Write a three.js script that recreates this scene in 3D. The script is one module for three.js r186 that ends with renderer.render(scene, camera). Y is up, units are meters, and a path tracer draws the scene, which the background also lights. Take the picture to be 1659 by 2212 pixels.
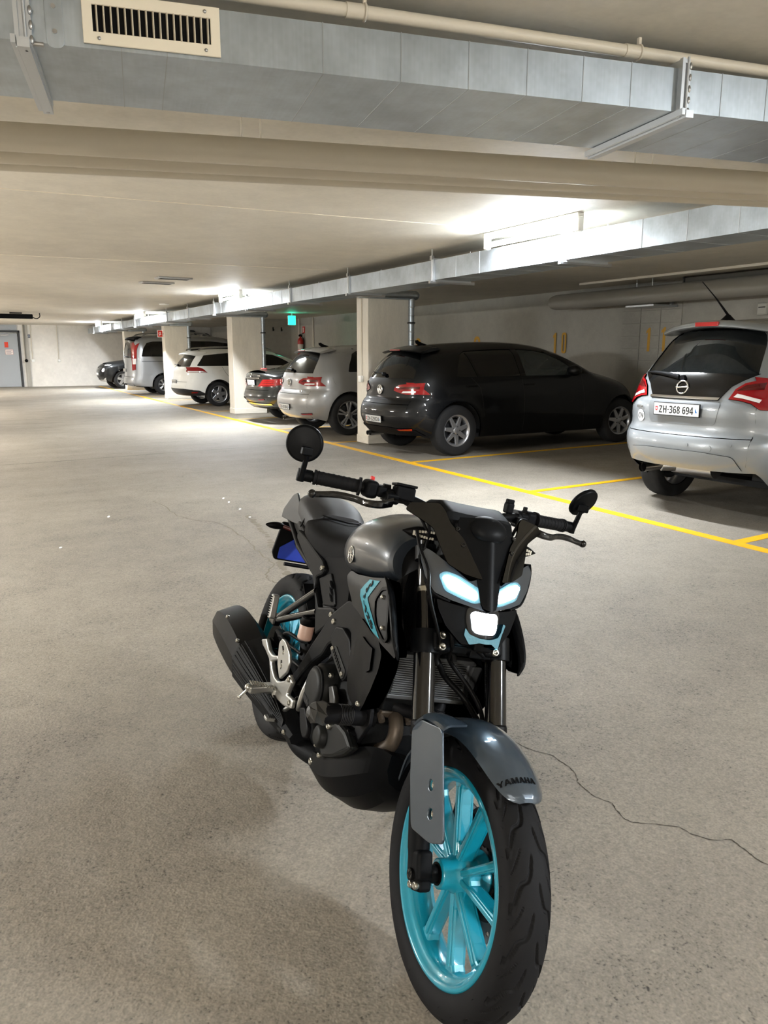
import * as THREE from 'three';
import { RoundedBoxGeometry } from 'three/addons/geometries/RoundedBoxGeometry.js';
import { TextGeometry } from 'three/addons/geometries/TextGeometry.js';
import { FontLoader } from 'three/addons/loaders/FontLoader.js';
import { mergeGeometries, mergeVertices, toCreasedNormals } from 'three/addons/utils/BufferGeometryUtils.js';
import { RectAreaLightUniformsLib } from 'three/addons/lights/RectAreaLightUniformsLib.js';

// ---------------------------------------------------------------- camera, light, exposure
const scene = new THREE.Scene();
const camera = new THREE.PerspectiveCamera(67.28, 1659 / 2212, 0.05, 120);
camera.rotation.order = 'YXZ';
camera.rotation.set(THREE.MathUtils.degToRad(-11.69), THREE.MathUtils.degToRad(-28.1), 0);
camera.position.set(0, 1.30, 0);
scene.background = new THREE.Color(0x000000);
const renderer = new THREE.WebGLRenderer({ antialias: true });
renderer.toneMapping = THREE.LinearToneMapping;
renderer.toneMappingExposure = 7.4;
renderer.shadowMap.enabled = true;
RectAreaLightUniformsLib.init();
const TUBE_EMIT = 85, TUBE_RECT = 310;
// lamps: [x, z, strength] first four seen along the duct; later ones unseen, left-hand ones added as fill
const LAMPS = [[4.28, -5.42, .36], [4.28, -13.85, .46], [4.28, -22.0, .48], [4.28, -29.4, .52], [4.28, 2.6, 1.4], [-2.2, 2.6, .75], [-3.6, -5.6, 1.4], [-2.4, -12.0, .75], [-1.8, -19.0, .7], [-1.8, -28.0, 1.15]];
const CEIL = 2.36;

// ---------------------------------------------------------------- helpers
let seed = 7;
const rnd = () => { seed = (seed * 1664525 + 1013904223) >>> 0; return seed / 4294967296; };
const V = (x, y, z) => new THREE.Vector3(x, y, z);
const rad = THREE.MathUtils.degToRad;
const lerp = (a, b, t) => a + (b - a) * t;
const clamp = (x, a, b) => Math.max(a, Math.min(b, x));
const sstep = (a, b, x) => { const t = clamp((x - a) / (b - a), 0, 1); return t * t * (3 - 2 * t); };
const M4 = (p = [0, 0, 0], r = [0, 0, 0], s = [1, 1, 1]) => new THREE.Matrix4().compose(V(...p), new THREE.Quaternion().setFromEuler(new THREE.Euler(...r, 'XYZ')), V(...s));
const xf = (g, p, r, s) => g.applyMatrix4(M4(p, r, s));
function numberedIn(parent, name) {
  const t = (parent.userData_names ||= {}); const k = t[name] = (t[name] ?? -1) + 1;
  return k ? name + '_' + String(k).padStart(3, '0') : name;
}
const usedNames = {};
function unique(name) { const k = usedNames[name] = (usedNames[name] ?? -1) + 1; return k ? name + '_' + String(k).padStart(3, '0') : name; }
function clean(g) {
  g = g.index ? g.toNonIndexed() : g;
  for (const k of Object.keys(g.attributes)) if (!['position', 'normal', 'uv', 'color'].includes(k)) g.deleteAttribute(k);
  if (!g.attributes.normal) g.computeVertexNormals();
  if (!g.attributes.uv) boxUV(g);
  g.morphAttributes = {};
  return g;
}
function boxUV(g, s = 1) {
  const p = g.attributes.position, n = g.attributes.normal, uv = new Float32Array(p.count * 2);
  for (let i = 0; i < p.count; i++) {
    const ax = Math.abs(n.getX(i)), ay = Math.abs(n.getY(i)), az = Math.abs(n.getZ(i));
    let u, v;
    if (ay >= ax && ay >= az) { u = p.getX(i); v = p.getZ(i); } else if (ax >= az) { u = p.getZ(i); v = p.getY(i); } else { u = p.getX(i); v = p.getY(i); }
    uv[2 * i] = u * s; uv[2 * i + 1] = v * s;
  }
  g.setAttribute('uv', new THREE.BufferAttribute(uv, 2));
  return g;
}
const join = gs => { gs = gs.flat(9).filter(Boolean).map(clean); return gs.length === 1 ? gs[0] : mergeGeometries(gs); };
function obj(name, geos, mat, parent = scene) {
  const m = new THREE.Mesh(Array.isArray(geos) ? join(geos) : geos, mat);
  m.name = unique(name); m.castShadow = m.receiveShadow = true; parent.add(m); return m;
}
function tag(o, label, category, group) { o.userData.label = label; if (category) o.userData.category = category; if (group) o.userData.group = group; return o; }
function thing(name, label, category, pos = [0, 0, 0], turn = 0, group) {
  const o = new THREE.Group(); o.name = unique(name); o.position.set(...pos); o.rotation.y = turn; scene.add(o);
  return tag(o, label, category, group);
}
function grp(name, parent) { const o = new THREE.Group(); o.name = unique(name); parent.add(o); return o; }
function struct(name, geos, mat, label) { const m = obj(name, geos, mat); m.userData.kind = 'structure'; if (label) m.userData.label = label; return m; }
const box = (w, h, d, x = 0, y = 0, z = 0, r = [0, 0, 0]) => boxUV(xf(new THREE.BoxGeometry(w, h, d), [x, y, z], r));
const rbox = (w, h, d, x = 0, y = 0, z = 0, rr = .006, r = [0, 0, 0], seg = 2) => xf(new RoundedBoxGeometry(w, h, d, seg, Math.min(rr, w * .49, h * .49, d * .49)), [x, y, z], r);
// cylinder between two points
function rod(a, b, r0, r1 = r0, seg = 16, open = false) {
  const A = V(...a), B = V(...b), d = B.clone().sub(A), L = d.length();
  const g = new THREE.CylinderGeometry(r1, r0, L, seg, 1, open);
  return g.applyMatrix4(new THREE.Matrix4().compose(A.add(B).multiplyScalar(.5), new THREE.Quaternion().setFromUnitVectors(V(0, 1, 0), d.normalize()), V(1, 1, 1)));
}
const tube = (pts, r, seg = 40, rs = 10) => new THREE.TubeGeometry(new THREE.CatmullRomCurve3(pts.map(p => V(...p))), seg, r, rs);
// lathe with its axis along 'x','y' or 'z'; profile of [radius, along]
function lathe(profile, axis = 'z', seg = 48, c = [0, 0, 0]) {
  const g = new THREE.LatheGeometry(profile.map(p => new THREE.Vector2(Math.max(p[0], 1e-5), p[1])), seg);
  if (axis === 'z') g.rotateX(Math.PI / 2); else if (axis === 'x') g.rotateZ(-Math.PI / 2);
  return g.translate(...c);
}
const poly = pts => { const s = new THREE.Shape(); pts.forEach((p, i) => i ? s.lineTo(p[0], p[1]) : s.moveTo(p[0], p[1])); s.closePath(); return s; };
function smoothPoly(pts, n = 6) { const c = new THREE.CatmullRomCurve3(pts.map(p => V(p[0], p[1], 0)), true, 'centripetal'); return c.getPoints(pts.length * n).slice(0, -1).map(p => [p.x, p.y]); }
// rounded-corner polygon
function roundPoly(pts, r, n = 4) {
  const out = [];
  for (let i = 0; i < pts.length; i++) {
    const p = pts[i], a = pts[(i + pts.length - 1) % pts.length], b = pts[(i + 1) % pts.length];
    const la = Math.hypot(a[0] - p[0], a[1] - p[1]), lb = Math.hypot(b[0] - p[0], b[1] - p[1]);
    const k = Math.min(r, la * .45, lb * .45);
    const A = [p[0] + (a[0] - p[0]) * k / la, p[1] + (a[1] - p[1]) * k / la], B = [p[0] + (b[0] - p[0]) * k / lb, p[1] + (b[1] - p[1]) * k / lb];
    for (let j = 0; j <= n; j++) { const t = j / n; out.push([(1 - t) ** 2 * A[0] + 2 * t * (1 - t) * p[0] + t * t * B[0], (1 - t) ** 2 * A[1] + 2 * t * (1 - t) * p[1] + t * t * B[1]]); }
  }
  return out;
}
// extruded plate: outline in (x,y), thickness along z centred on 0
function plate(pts, th, bevel = .002, holes = []) {
  const s = poly(pts); for (const h of holes) { const q = new THREE.Path(); h.forEach((p, i) => i ? q.lineTo(p[0], p[1]) : q.moveTo(p[0], p[1])); q.closePath(); s.holes.push(q); }
  const b = Math.min(bevel, th * .45);
  return boxUV(new THREE.ExtrudeGeometry(s, { depth: th - 2 * b, bevelEnabled: b > 0, bevelThickness: b, bevelSize: b, bevelOffset: -b, bevelSegments: 2, curveSegments: 8 }).translate(0, 0, -th / 2 + b));
}
const circlePts = (x, y, r, n = 16) => Array.from({ length: n }, (_, i) => [x + r * Math.cos(i / n * 2 * Math.PI), y + r * Math.sin(i / n * 2 * Math.PI)]);
// skin through rings of points (each ring closed), smoothed along the rings' order and around
function loft(rings, { sub = 4, around = 4, caps = true, smooth = true, crease = 0 } = {}) {
  const R = rings.map(r => { const c = new THREE.CatmullRomCurve3(r.map(p => V(...p)), true, 'centripetal'); return smooth ? Array.from({ length: r.length * around }, (_, i) => c.getPoint(i / (r.length * around))) : r.map(p => V(...p)); });
  const n = R[0].length, rows = [];
  if (sub > 1 && R.length > 2) {
    const cols = Array.from({ length: n }, (_, j) => new THREE.CatmullRomCurve3(R.map(r => r[j]), false, 'centripetal'));
    const m = (R.length - 1) * sub;
    for (let i = 0; i <= m; i++) rows.push(cols.map(c => c.getPoint(i / m)));
  } else rows.push(...R);
  const pos = [], idx = [], uv = [];
  rows.forEach((r, i) => r.forEach((p, j) => { pos.push(p.x, p.y, p.z); uv.push(j / n, i / rows.length); }));
  for (let i = 0; i < rows.length - 1; i++) for (let j = 0; j < n; j++) { const a = i * n + j, b = i * n + (j + 1) % n, c = a + n, d = b + n; idx.push(a, b, d, a, d, c); }
  if (caps) for (const e of [0, rows.length - 1]) {
    const c = rows[e].reduce((s, p) => s.add(p), V(0, 0, 0)).multiplyScalar(1 / n), k = pos.length / 3;
    pos.push(c.x, c.y, c.z); uv.push(.5, .5);
    for (let j = 0; j < n; j++) { const a = e * n + j, b = e * n + (j + 1) % n; e ? idx.push(k, a, b) : idx.push(k, b, a); }
  }
  let g = new THREE.BufferGeometry(); g.setAttribute('position', new THREE.Float32BufferAttribute(pos, 3)); g.setAttribute('uv', new THREE.Float32BufferAttribute(uv, 2)); g.setIndex(idx);
  g = toCreasedNormals(g, crease || .7);
  return g;
}
// shell from a grid of control points, thickened by th against its normal
function sheet(grid, th = .004, { su = 4, sv = 4, crease = 0, flip = false } = {}) {
  const rows0 = grid.map(r => { if (su < 2) return r.map(p => V(...p)); const c = new THREE.CatmullRomCurve3(r.map(p => V(...p)), false, 'centripetal'), m = (r.length - 1) * su; return Array.from({ length: m + 1 }, (_, i) => c.getPoint(i / m)); });
  let rows = rows0;
  if (sv > 1) { const m = (grid.length - 1) * sv; rows = Array.from({ length: m + 1 }, () => []); for (let j = 0; j < rows0[0].length; j++) { const c = new THREE.CatmullRomCurve3(rows0.map(r => r[j]), false, 'centripetal'); for (let i = 0; i <= m; i++) rows[i].push(c.getPoint(i / m)); } }
  const H = rows.length, W = rows[0].length, N = rows.map(r => r.map(() => V(0, 0, 0)));
  for (let i = 0; i < H; i++) for (let j = 0; j < W; j++) {
    const a = rows[Math.max(i - 1, 0)][j], b = rows[Math.min(i + 1, H - 1)][j], c = rows[i][Math.max(j - 1, 0)], d = rows[i][Math.min(j + 1, W - 1)];
    N[i][j].crossVectors(d.clone().sub(c), b.clone().sub(a)).normalize(); if (flip) N[i][j].negate();
  }
  const pos = [], uv = [], idx = [];
  for (const s of [0, 1]) for (let i = 0; i < H; i++) for (let j = 0; j < W; j++) { const p = rows[i][j].clone().addScaledVector(N[i][j], -th * s); pos.push(p.x, p.y, p.z); uv.push(j / (W - 1), 1 - i / (H - 1)); }
  const q = (a, b, c, d) => flip ? idx.push(a, c, b, b, c, d) : idx.push(a, b, c, b, d, c);
  const K = H * W;
  for (let i = 0; i < H - 1; i++) for (let j = 0; j < W - 1; j++) { const a = i * W + j; q(a, a + 1, a + W, a + W + 1); q(K + a + 1, K + a, K + a + W + 1, K + a + W); }
  for (let j = 0; j < W - 1; j++) { q(K + j, K + j + 1, j, j + 1); const b = (H - 1) * W + j; q(b, b + 1, K + b, K + b + 1); }
  for (let i = 0; i < H - 1; i++) { const a = i * W, b = a + W - 1; q(K + a, a, K + a + W, a + W); q(b, K + b, b + W, K + b + W); }
  const g = new THREE.BufferGeometry(); g.setAttribute('position', new THREE.Float32BufferAttribute(pos, 3)); g.setAttribute('uv', new THREE.Float32BufferAttribute(uv, 2)); g.setIndex(idx);
  return toCreasedNormals(g, crease || .6);
}
function mirrorZ(g) {
  g = clean(g.clone()); const p = g.attributes.position, n = g.attributes.normal, u = g.attributes.uv;
  for (let i = 0; i < p.count; i++) { p.setZ(i, -p.getZ(i)); n.setZ(i, -n.getZ(i)); }
  for (let i = 0; i < p.count; i += 3) for (const a of [p, n, u]) { const s = a.itemSize; for (let k = 0; k < s; k++) { const t = a.array[(i + 1) * s + k]; a.array[(i + 1) * s + k] = a.array[(i + 2) * s + k]; a.array[(i + 2) * s + k] = t; } }
  return g;
}
const font = await new FontLoader().loadAsync('fonts/droid/droid_sans_bold.typeface.json');
const fontR = await new FontLoader().loadAsync('fonts/droid/droid_sans_regular.typeface.json');
function text(str, size, depth = .002, f = font) { const g = new TextGeometry(str, { font: f, size, depth, curveSegments: 4, bevelEnabled: false }); g.computeBoundingBox(); const b = g.boundingBox; return g.translate(-(b.min.x + b.max.x) / 2, -(b.min.y + b.max.y) / 2, 0); }

// ---- tileable noise textures
function hashGrid(n, s) { const a = new Float32Array(n * n); let k = s; for (let i = 0; i < n * n; i++) { k = (k * 1664525 + 1013904223) >>> 0; a[i] = k / 4294967296; } return a; }
function tileNoise(size, layers) { // layers: [cells, weight]
  const out = new Float32Array(size * size);
  layers.forEach(([cx, w, cy = cx], li) => {
    const n = Math.max(cx, cy), h = hashGrid(n, 91 + li * 77);
    for (let y = 0; y < size; y++) { const fy = y / size * cy, y0 = Math.floor(fy), ty = fy - y0, sy = ty * ty * (3 - 2 * ty), ya = y0 % cy * n, yb = (y0 + 1) % cy * n;
      for (let x = 0; x < size; x++) { const fx = x / size * cx, x0 = Math.floor(fx), tx = fx - x0, sx = tx * tx * (3 - 2 * tx), xa = x0 % cx, xb = (x0 + 1) % cx;
        out[y * size + x] += w * (lerp(lerp(h[ya + xa], h[ya + xb], sx), lerp(h[yb + xa], h[yb + xb], sx), sy) - .5); } }
  });
  return out;
}
function dataTex(size, fn, srgb = true) {
  const d = new Uint8Array(size * size * 4);
  for (let i = 0; i < size * size; i++) { const c = fn(i); for (let k = 0; k < 3; k++) d[4 * i + k] = clamp(Math.round(c[k]), 0, 255); d[4 * i + 3] = 255; }
  const t = new THREE.DataTexture(d, size, size); t.wrapS = t.wrapT = THREE.RepeatWrapping; t.magFilter = THREE.LinearFilter; t.minFilter = THREE.LinearMipmapLinearFilter; t.generateMipmaps = true;
  if (srgb) t.colorSpace = THREE.SRGBColorSpace; t.needsUpdate = true; return t;
}
const rep = (t, r, r2 = r) => { const c = t.clone(); c.repeat.set(r, r2); c.needsUpdate = true; return c; };
const mat = (color, rough = .6, metal = 0, o = {}) => new THREE.MeshPhysicalMaterial({ color, roughness: rough, metalness: metal, ...o });
function canvasTex(w, h, draw) { const c = document.createElement('canvas'); c.width = w; c.height = h; draw(c.getContext('2d'), w, h); const t = new THREE.CanvasTexture(c); t.colorSpace = THREE.SRGBColorSpace; return t; }

const nFine = tileNoise(1024, [[512, 1], [256, .8], [96, .35]]);
const nFloor = tileNoise(1024, [[700, 1.0], [380, 1.1], [170, .5], [24, .35], [8, .35]]);
const floorMap = dataTex(1024, i => { const v = nFloor[i], k = v < -.62 ? (v + .62) * 150 : 0; const b = 202 + v * 30 + k; return [b, b * .975, b * .935]; });
const floorBump = dataTex(1024, i => { const v = 128 + nFloor[i] * 80; return [v, v, v]; }, false);
const nPlaster = tileNoise(512, [[200, .5], [90, .6], [20, .8], [6, 1]]);
const plasterMap = dataTex(512, i => { const b = 236 + nPlaster[i] * 10; return [b, b, b]; });
const plasterBump = dataTex(512, i => { const v = 128 + nPlaster[i] * 60; return [v, v, v]; }, false);
const nBoard = tileNoise(512, [[6, .7, 160], [3, 1, 40], [12, .6, 300], [60, .3]]);
const ceilBump = dataTex(512, i => { const v = 128 + nBoard[i] * 70; return [v, v, v]; }, false);
const nZinc = tileNoise(512, [[60, .4], [14, .8], [5, .9], [160, .35, 10]]);
const zincMap = dataTex(512, i => { const b = 220 + nZinc[i] * 22; return [b * .97, b, b * 1.03]; });
const zincRough = dataTex(512, i => { const b = 100 + nZinc[i] * 12; return [b, b, b]; }, false);

const M = {
  ceiling: mat(0xe8e1d3, .62, 0, { bumpMap: rep(ceilBump, .5), bumpScale: .0016, map: rep(plasterMap, .4) }),
  wall: mat(0xb2aea4, .75, 0, { map: rep(plasterMap, .6), bumpMap: rep(plasterBump, 1.2), bumpScale: .003 }),  // white wall paint darkened to stand in for shade on the right wall
  wallLight: mat(0xf4f0e8, .75, 0, { map: rep(plasterMap, .6), bumpMap: rep(plasterBump, 1.2), bumpScale: .003 }),
  pillar: mat(0xefe8da, .7, 0, { map: rep(plasterMap, .8), bumpMap: rep(plasterBump, 1.6), bumpScale: .003 }),
  zinc: mat(0xd2d6d8, 1, .85, { map: rep(zincMap, 1.2), roughnessMap: rep(zincRough, 1.2) }),
  zincBright: mat(0xc8ccd0, .42, .9),
  yellow: mat(0xf0b400, .6, 0, { map: rep(plasterMap, 3) }),
  yellowWorn: mat(0xd6a53c, .7, 0, { map: rep(plasterMap, 3) }),
  cream: mat(0xefe6d2, .45), paintPipe: mat(0xd8d0c0, .42), white: mat(0xf2f2ee, .4), overheadPipe: mat(0xbdb5a5, .45),
  black: mat(0x060607, .5, 0, { specularIntensity: .2 }), blackGloss: mat(0x050506, .2, 0, { clearcoat: .8, clearcoatRoughness: .04, specularIntensity: .3 }), rubber: mat(0x101012, .82, 0, { specularIntensity: .2 }), plastic: mat(0x0e0e10, .55, 0, { specularIntensity: .2 }),
  chrome: mat(0xdcdcdc, .12, 1), steel: mat(0xb8b8b8, .3, 1), dark: mat(0x101012, .7), greyDoor: mat(0x9ba0a4, .5), red: mat(0xc8201c, .4), crack: mat(0x3a342c, .95), stain: mat(0x70685a, .95)
};
const pane = (color = 0x303438, t = .85) => mat(color, .03, 0, { transmission: t, thickness: 0, ior: 1.45 });
const emis = (c, i, base = 0xffffff) => new THREE.MeshStandardMaterial({ color: base, roughness: .4, emissive: c, emissiveIntensity: i });
// ---------------------------------------------------------------- the garage
const floorMat = new THREE.MeshPhysicalMaterial({ color: 0x9f9b94, roughness: .74, map: rep(floorMap, 1), bumpMap: rep(floorBump, 1), bumpScale: .0022, vertexColors: true });
{
  const g = new THREE.PlaneGeometry(16.4, 40.4, 260, 520).rotateX(-Math.PI / 2).translate(1.7, 0, -14.2);
  const big = tileNoise(256, [[5, 1], [11, .8], [23, .5]]), st = tileNoise(256, [[9, 1, 40], [20, .7, 80]]);
  const p = g.attributes.position, c = new Float32Array(p.count * 3), uv = g.attributes.uv;
  const at = (t, u, v) => t[(((Math.floor(v * 256) % 256) + 256) % 256) * 256 + (((Math.floor(u * 256) % 256) + 256) % 256)];
  for (let i = 0; i < p.count; i++) {
    const x = p.getX(i), z = p.getZ(i); uv.setXY(i, x * .52, z * .52);
    let b = 1 + .16 * at(big, x / 9, z / 9) + .16 * sstep(-3.2, -7, z) * at(st, x / 9, z / 12);
    b *= 1 - .10 * Math.exp(-(((x - 1.5) / .9) ** 2 + ((z + 5.3) / 1.2) ** 2)) + .06 * sstep(-2, -4, z);
    if (z < -10.2) b *= 1.0 + .05 * Math.sin(z * .7);
    c.set([b, b * .995, b * .985], 3 * i);
  }
  g.setAttribute('color', new THREE.BufferAttribute(c, 3));
  const slab = obj('floor', g, floorMat); slab.userData.kind = 'structure'; slab.userData.label = 'sandy beige concrete garage floor with cracks and stains';
  const base = box(16.8, .2, 40.8, 1.7, -.115, -14.2); obj('floor_slab', base, M.dark, slab);
  // cracks and the saw joint: thin flat ribbons a hair above the slab
  const ribbon = (pts, w, y, wob = .4) => { const pos = [], idx = []; const P = []; for (let i = 0; i < pts.length - 1; i++) for (let k = 0; k < 4; k++) { const t = k / 4; P.push([lerp(pts[i][0], pts[i + 1][0], t) + (k ? (rnd() - .5) * w * 3 * wob : 0), lerp(pts[i][1], pts[i + 1][1], t) + (k ? (rnd() - .5) * w * 3 * wob : 0)]); } P.push(pts[pts.length - 1]);
    P.forEach((p, i) => { const a = P[Math.max(0, i - 1)], b = P[Math.min(P.length - 1, i + 1)], dx = b[0] - a[0], dz = b[1] - a[1], l = Math.hypot(dx, dz) || 1, h = w * (.35 + rnd() * .75) / 2; pos.push(p[0] - dz / l * h, y, p[1] + dx / l * h, p[0] + dz / l * h, y, p[1] - dx / l * h); if (i) { const k = 2 * i; idx.push(k - 2, k, k - 1, k - 1, k, k + 1); } });
    const q = new THREE.BufferGeometry(); q.setAttribute('position', new THREE.Float32BufferAttribute(pos, 3)); q.setIndex(idx); q.computeVertexNormals(); const n = q.attributes.normal; for (let i = 0; i < n.count; i++) n.setXYZ(i, 0, 1, 0); return q; };
  const C1 = [[1.531, -1.918], [1.536, -1.877], [1.546, -1.844], [1.583, -1.784], [1.581, -1.739], [1.584, -1.707], [1.575, -1.671], [1.556, -1.635], [1.545, -1.627], [1.538, -1.576], [1.536, -1.538], [1.557, -1.488], [1.542, -1.459], [1.531, -1.411], [1.541, -1.388], [1.570, -1.367], [1.607, -1.339], [1.638, -1.313], [1.642, -1.272], [1.667, -1.232], [1.718, -1.204], [1.712, -1.176], [1.709, -1.147], [1.706, -1.113], [1.711, -1.091], [1.74, -.9], [1.7, -.6]];
  obj('crack', ribbon(C1, .0035, .0012), M.crack, slab); 
  obj('saw_joint', ribbon([[-3, -9.95], [.243, -10.075], [.85, -10.107], [1.509, -10.196], [2.027, -10.268], [2.644, -10.310], [3.073, -10.381], [4.4, -10.4]], .02, .0012, .1), M.crack, slab);
  obj('crack', ribbon([[1.36, -6.935], [1.405, -6.625], [1.397, -6.196], [1.48, -5.992], [1.607, -5.809], [1.644, -5.64], [1.641, -5.397], [1.643, -5.106], [1.602, -4.863], [1.597, -4.7], [1.593, -4.447], [1.459, -4.239], [1.44, -4.121], [1.48, -4.016]], .011, .0012, .8), M.stain, slab);
  const drips = []; const D = [[1.907, -5.924], [1.856, -5.527], [1.805, -5.177], [1.699, -4.7], [1.634, -4.425], [1.576, -4.177]];
  for (let i = 0; i < D.length - 1; i++) for (let k = 0; k < 6; k++) { const t = (k + rnd() * .6) / 6; drips.push(new THREE.CircleGeometry(.016 + rnd() * .016, 9).rotateX(-Math.PI / 2).translate(lerp(D[i][0], D[i + 1][0], t) + (rnd() - .5) * .02, .0013 + rnd() * .0002, lerp(D[i][1], D[i + 1][1], t))); }
  obj('oil_drip', drips, M.stain, slab);
  const specks = []; for (const [x, z] of [[1.95, -6.75], [1.94, -6.55], [1.93, -6.2], [1.9, -5.85], [.45, -5.5], [.9, -6.4]]) specks.push(xf(new THREE.IcosahedronGeometry(.011, 0), [x, .006, z], [rnd(), rnd(), 0], [1.2, .4, .8]));
  obj('grit', specks, M.white, slab).userData.kind = 'stuff';
  // yellow bay markings, painted a millimetre or two proud
  const line = (a, b, w, m) => { const dx = b[0] - a[0], dz = b[1] - a[1], L = Math.hypot(dx, dz); return obj('bay_line', box(L, .003, w, 0, 0, 0).applyMatrix4(M4([(a[0] + b[0]) / 2, .0018, (a[1] + b[1]) / 2], [0, -Math.atan2(dz, dx), 0])), m, slab); };
  line([4.61, -19.6], [4.61, 4], .1, M.yellow); line([4.61, -21.3], [4.61, -19.7], .1, M.yellowWorn); line([4.61, -24.6], [4.61, -21.4], .1, M.yellow); line([4.61, -29.6], [4.61, -24.8], .09, M.yellowWorn); line([4.61, -32.6], [4.61, -29.7], .1, M.yellow);
  for (const z of [-1.1, -3.45, -5.72, -8.0, -10.32, -12.6, -14.95, -17.2, -19.5, -21.9, -24.2, -26.6, -28.9]) line([4.66, z], [9.3, z - .36], .085, z > -9 ? M.yellow : M.yellowWorn);
}
// shell
const shellLabel = { kind: 'structure' };
const ceilingMesh = struct('ceiling', box(16.8, .2, 40.8, 1.7, CEIL + .1, -14.2), M.ceiling, 'flat beige painted concrete ceiling with board marks');
struct('wall_left', box(.2, CEIL, 40.4, -6.6, CEIL / 2, -14.2), M.wall);
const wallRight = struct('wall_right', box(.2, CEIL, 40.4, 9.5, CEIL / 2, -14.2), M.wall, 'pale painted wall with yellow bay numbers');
const wallFar = struct('wall_far', box(16, CEIL, .2, 1.5, CEIL / 2, -33.5), M.wallLight, 'white wall closing the far end of the garage');
struct('wall_near', box(16, CEIL, .2, 1.5, CEIL / 2, 5.9), M.wall);
struct('wall_partition', box(1.5, CEIL, .18, 8.66, CEIL / 2, -24.1), M.wall, 'short white wall beside the fire extinguisher');
// formwork seams on the ceiling
{ const s = []; for (const [a, b, w] of [[[2.0, -1.35], [3.4, -1.02], .008], [[-1.2, -6.0], [4.0, -5.8], .01], [[-1.2, -9.9], [4.3, -9.6], .012], [[.42, -3.4], [.1, -2.2], .006]]) { const dx = b[0] - a[0], dz = b[1] - a[1]; s.push(box(Math.hypot(dx, dz), .004, w).applyMatrix4(M4([(a[0] + b[0]) / 2, CEIL - .001, (a[1] + b[1]) / 2], [0, -Math.atan2(dz, dx), 0]))); } obj('formwork_seam', s, M.cream, ceilingMesh); }
// blocked-up opening on the right wall: courses of flush blocks
{ let k = 0; for (let r = 0; r < 6; r++) for (let c = 0; c < 3; c++) { const w = .395, h = .19; obj('wall_block', rbox(.02, h - .006, w - .006, 9.396 - (k++ % 3) * .0015, 1.94 - r * .19 - h / 2 + .19, -9.45 + c * .4 + .2, .003), M.wall, wallRight); } }
// stencilled bay numbers
{ const num = mat(0xc99a3e, .8); const dig = { '1': [[0, 0], [.05, 0], [.05, .36], [.02, .36], [-.03, .31], [-.03, .27], [0, .29]], '0': 0 };
  const one = plate(dig['1'], .004, 0), zero = plate(roundPoly([[-.06, 0], [.06, 0], [.06, .36], [-.06, .36]], .05), .004, 0, [roundPoly([[-.022, .04], [.022, .04], [.022, .32], [-.022, .32]], .02)]);
  const put = (gs, z, y = 1.3) => { for (const [g, dx] of gs) obj('bay_number', g.clone().rotateY(-Math.PI / 2).translate(9.383, y, z + dx), num, wallRight); };
  put([[one, -.12], [one, .18]], -8.76, 1.32); put([[one, -.14], [zero, .12]], -10.93, 1.29);
  const tx = (s, z) => obj('bay_number', text(s, .34, .004).rotateY(-Math.PI / 2).translate(9.397, 1.46, z), num, wallRight); tx('9', -13.5); tx('8', -15.9); tx('7', -18.4); }
// pillars
const pillarAt = z => { const p = struct('pillar', rbox(.72, CEIL, .36, 5.40, CEIL / 2, z - .18, .012), M.pillar, z > -12 ? 'white square pillar beside the black hatchback' : 'white square pillar between parked cars');
  obj('pillar_base_band', rbox(.735, .12, .375, 5.40, .062, z - .18, .01), M.pillar, p); return p; };
const pillars = [-9.92, -16.27, -22.62, -28.97].map(pillarAt);
{ const c = thing('wall_conduit', 'thin grey cable tube with switch box on nearest pillar', 'conduit', [5.04, 0, -10.1]);
  obj('conduit_tube', rod([-.012, .98, 0], [-.012, 2.3, 0], .009), M.paintPipe, c); obj('socket_box', rbox(.05, .09, .09, -.025, .93, 0, .01), M.white, c); }
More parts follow.
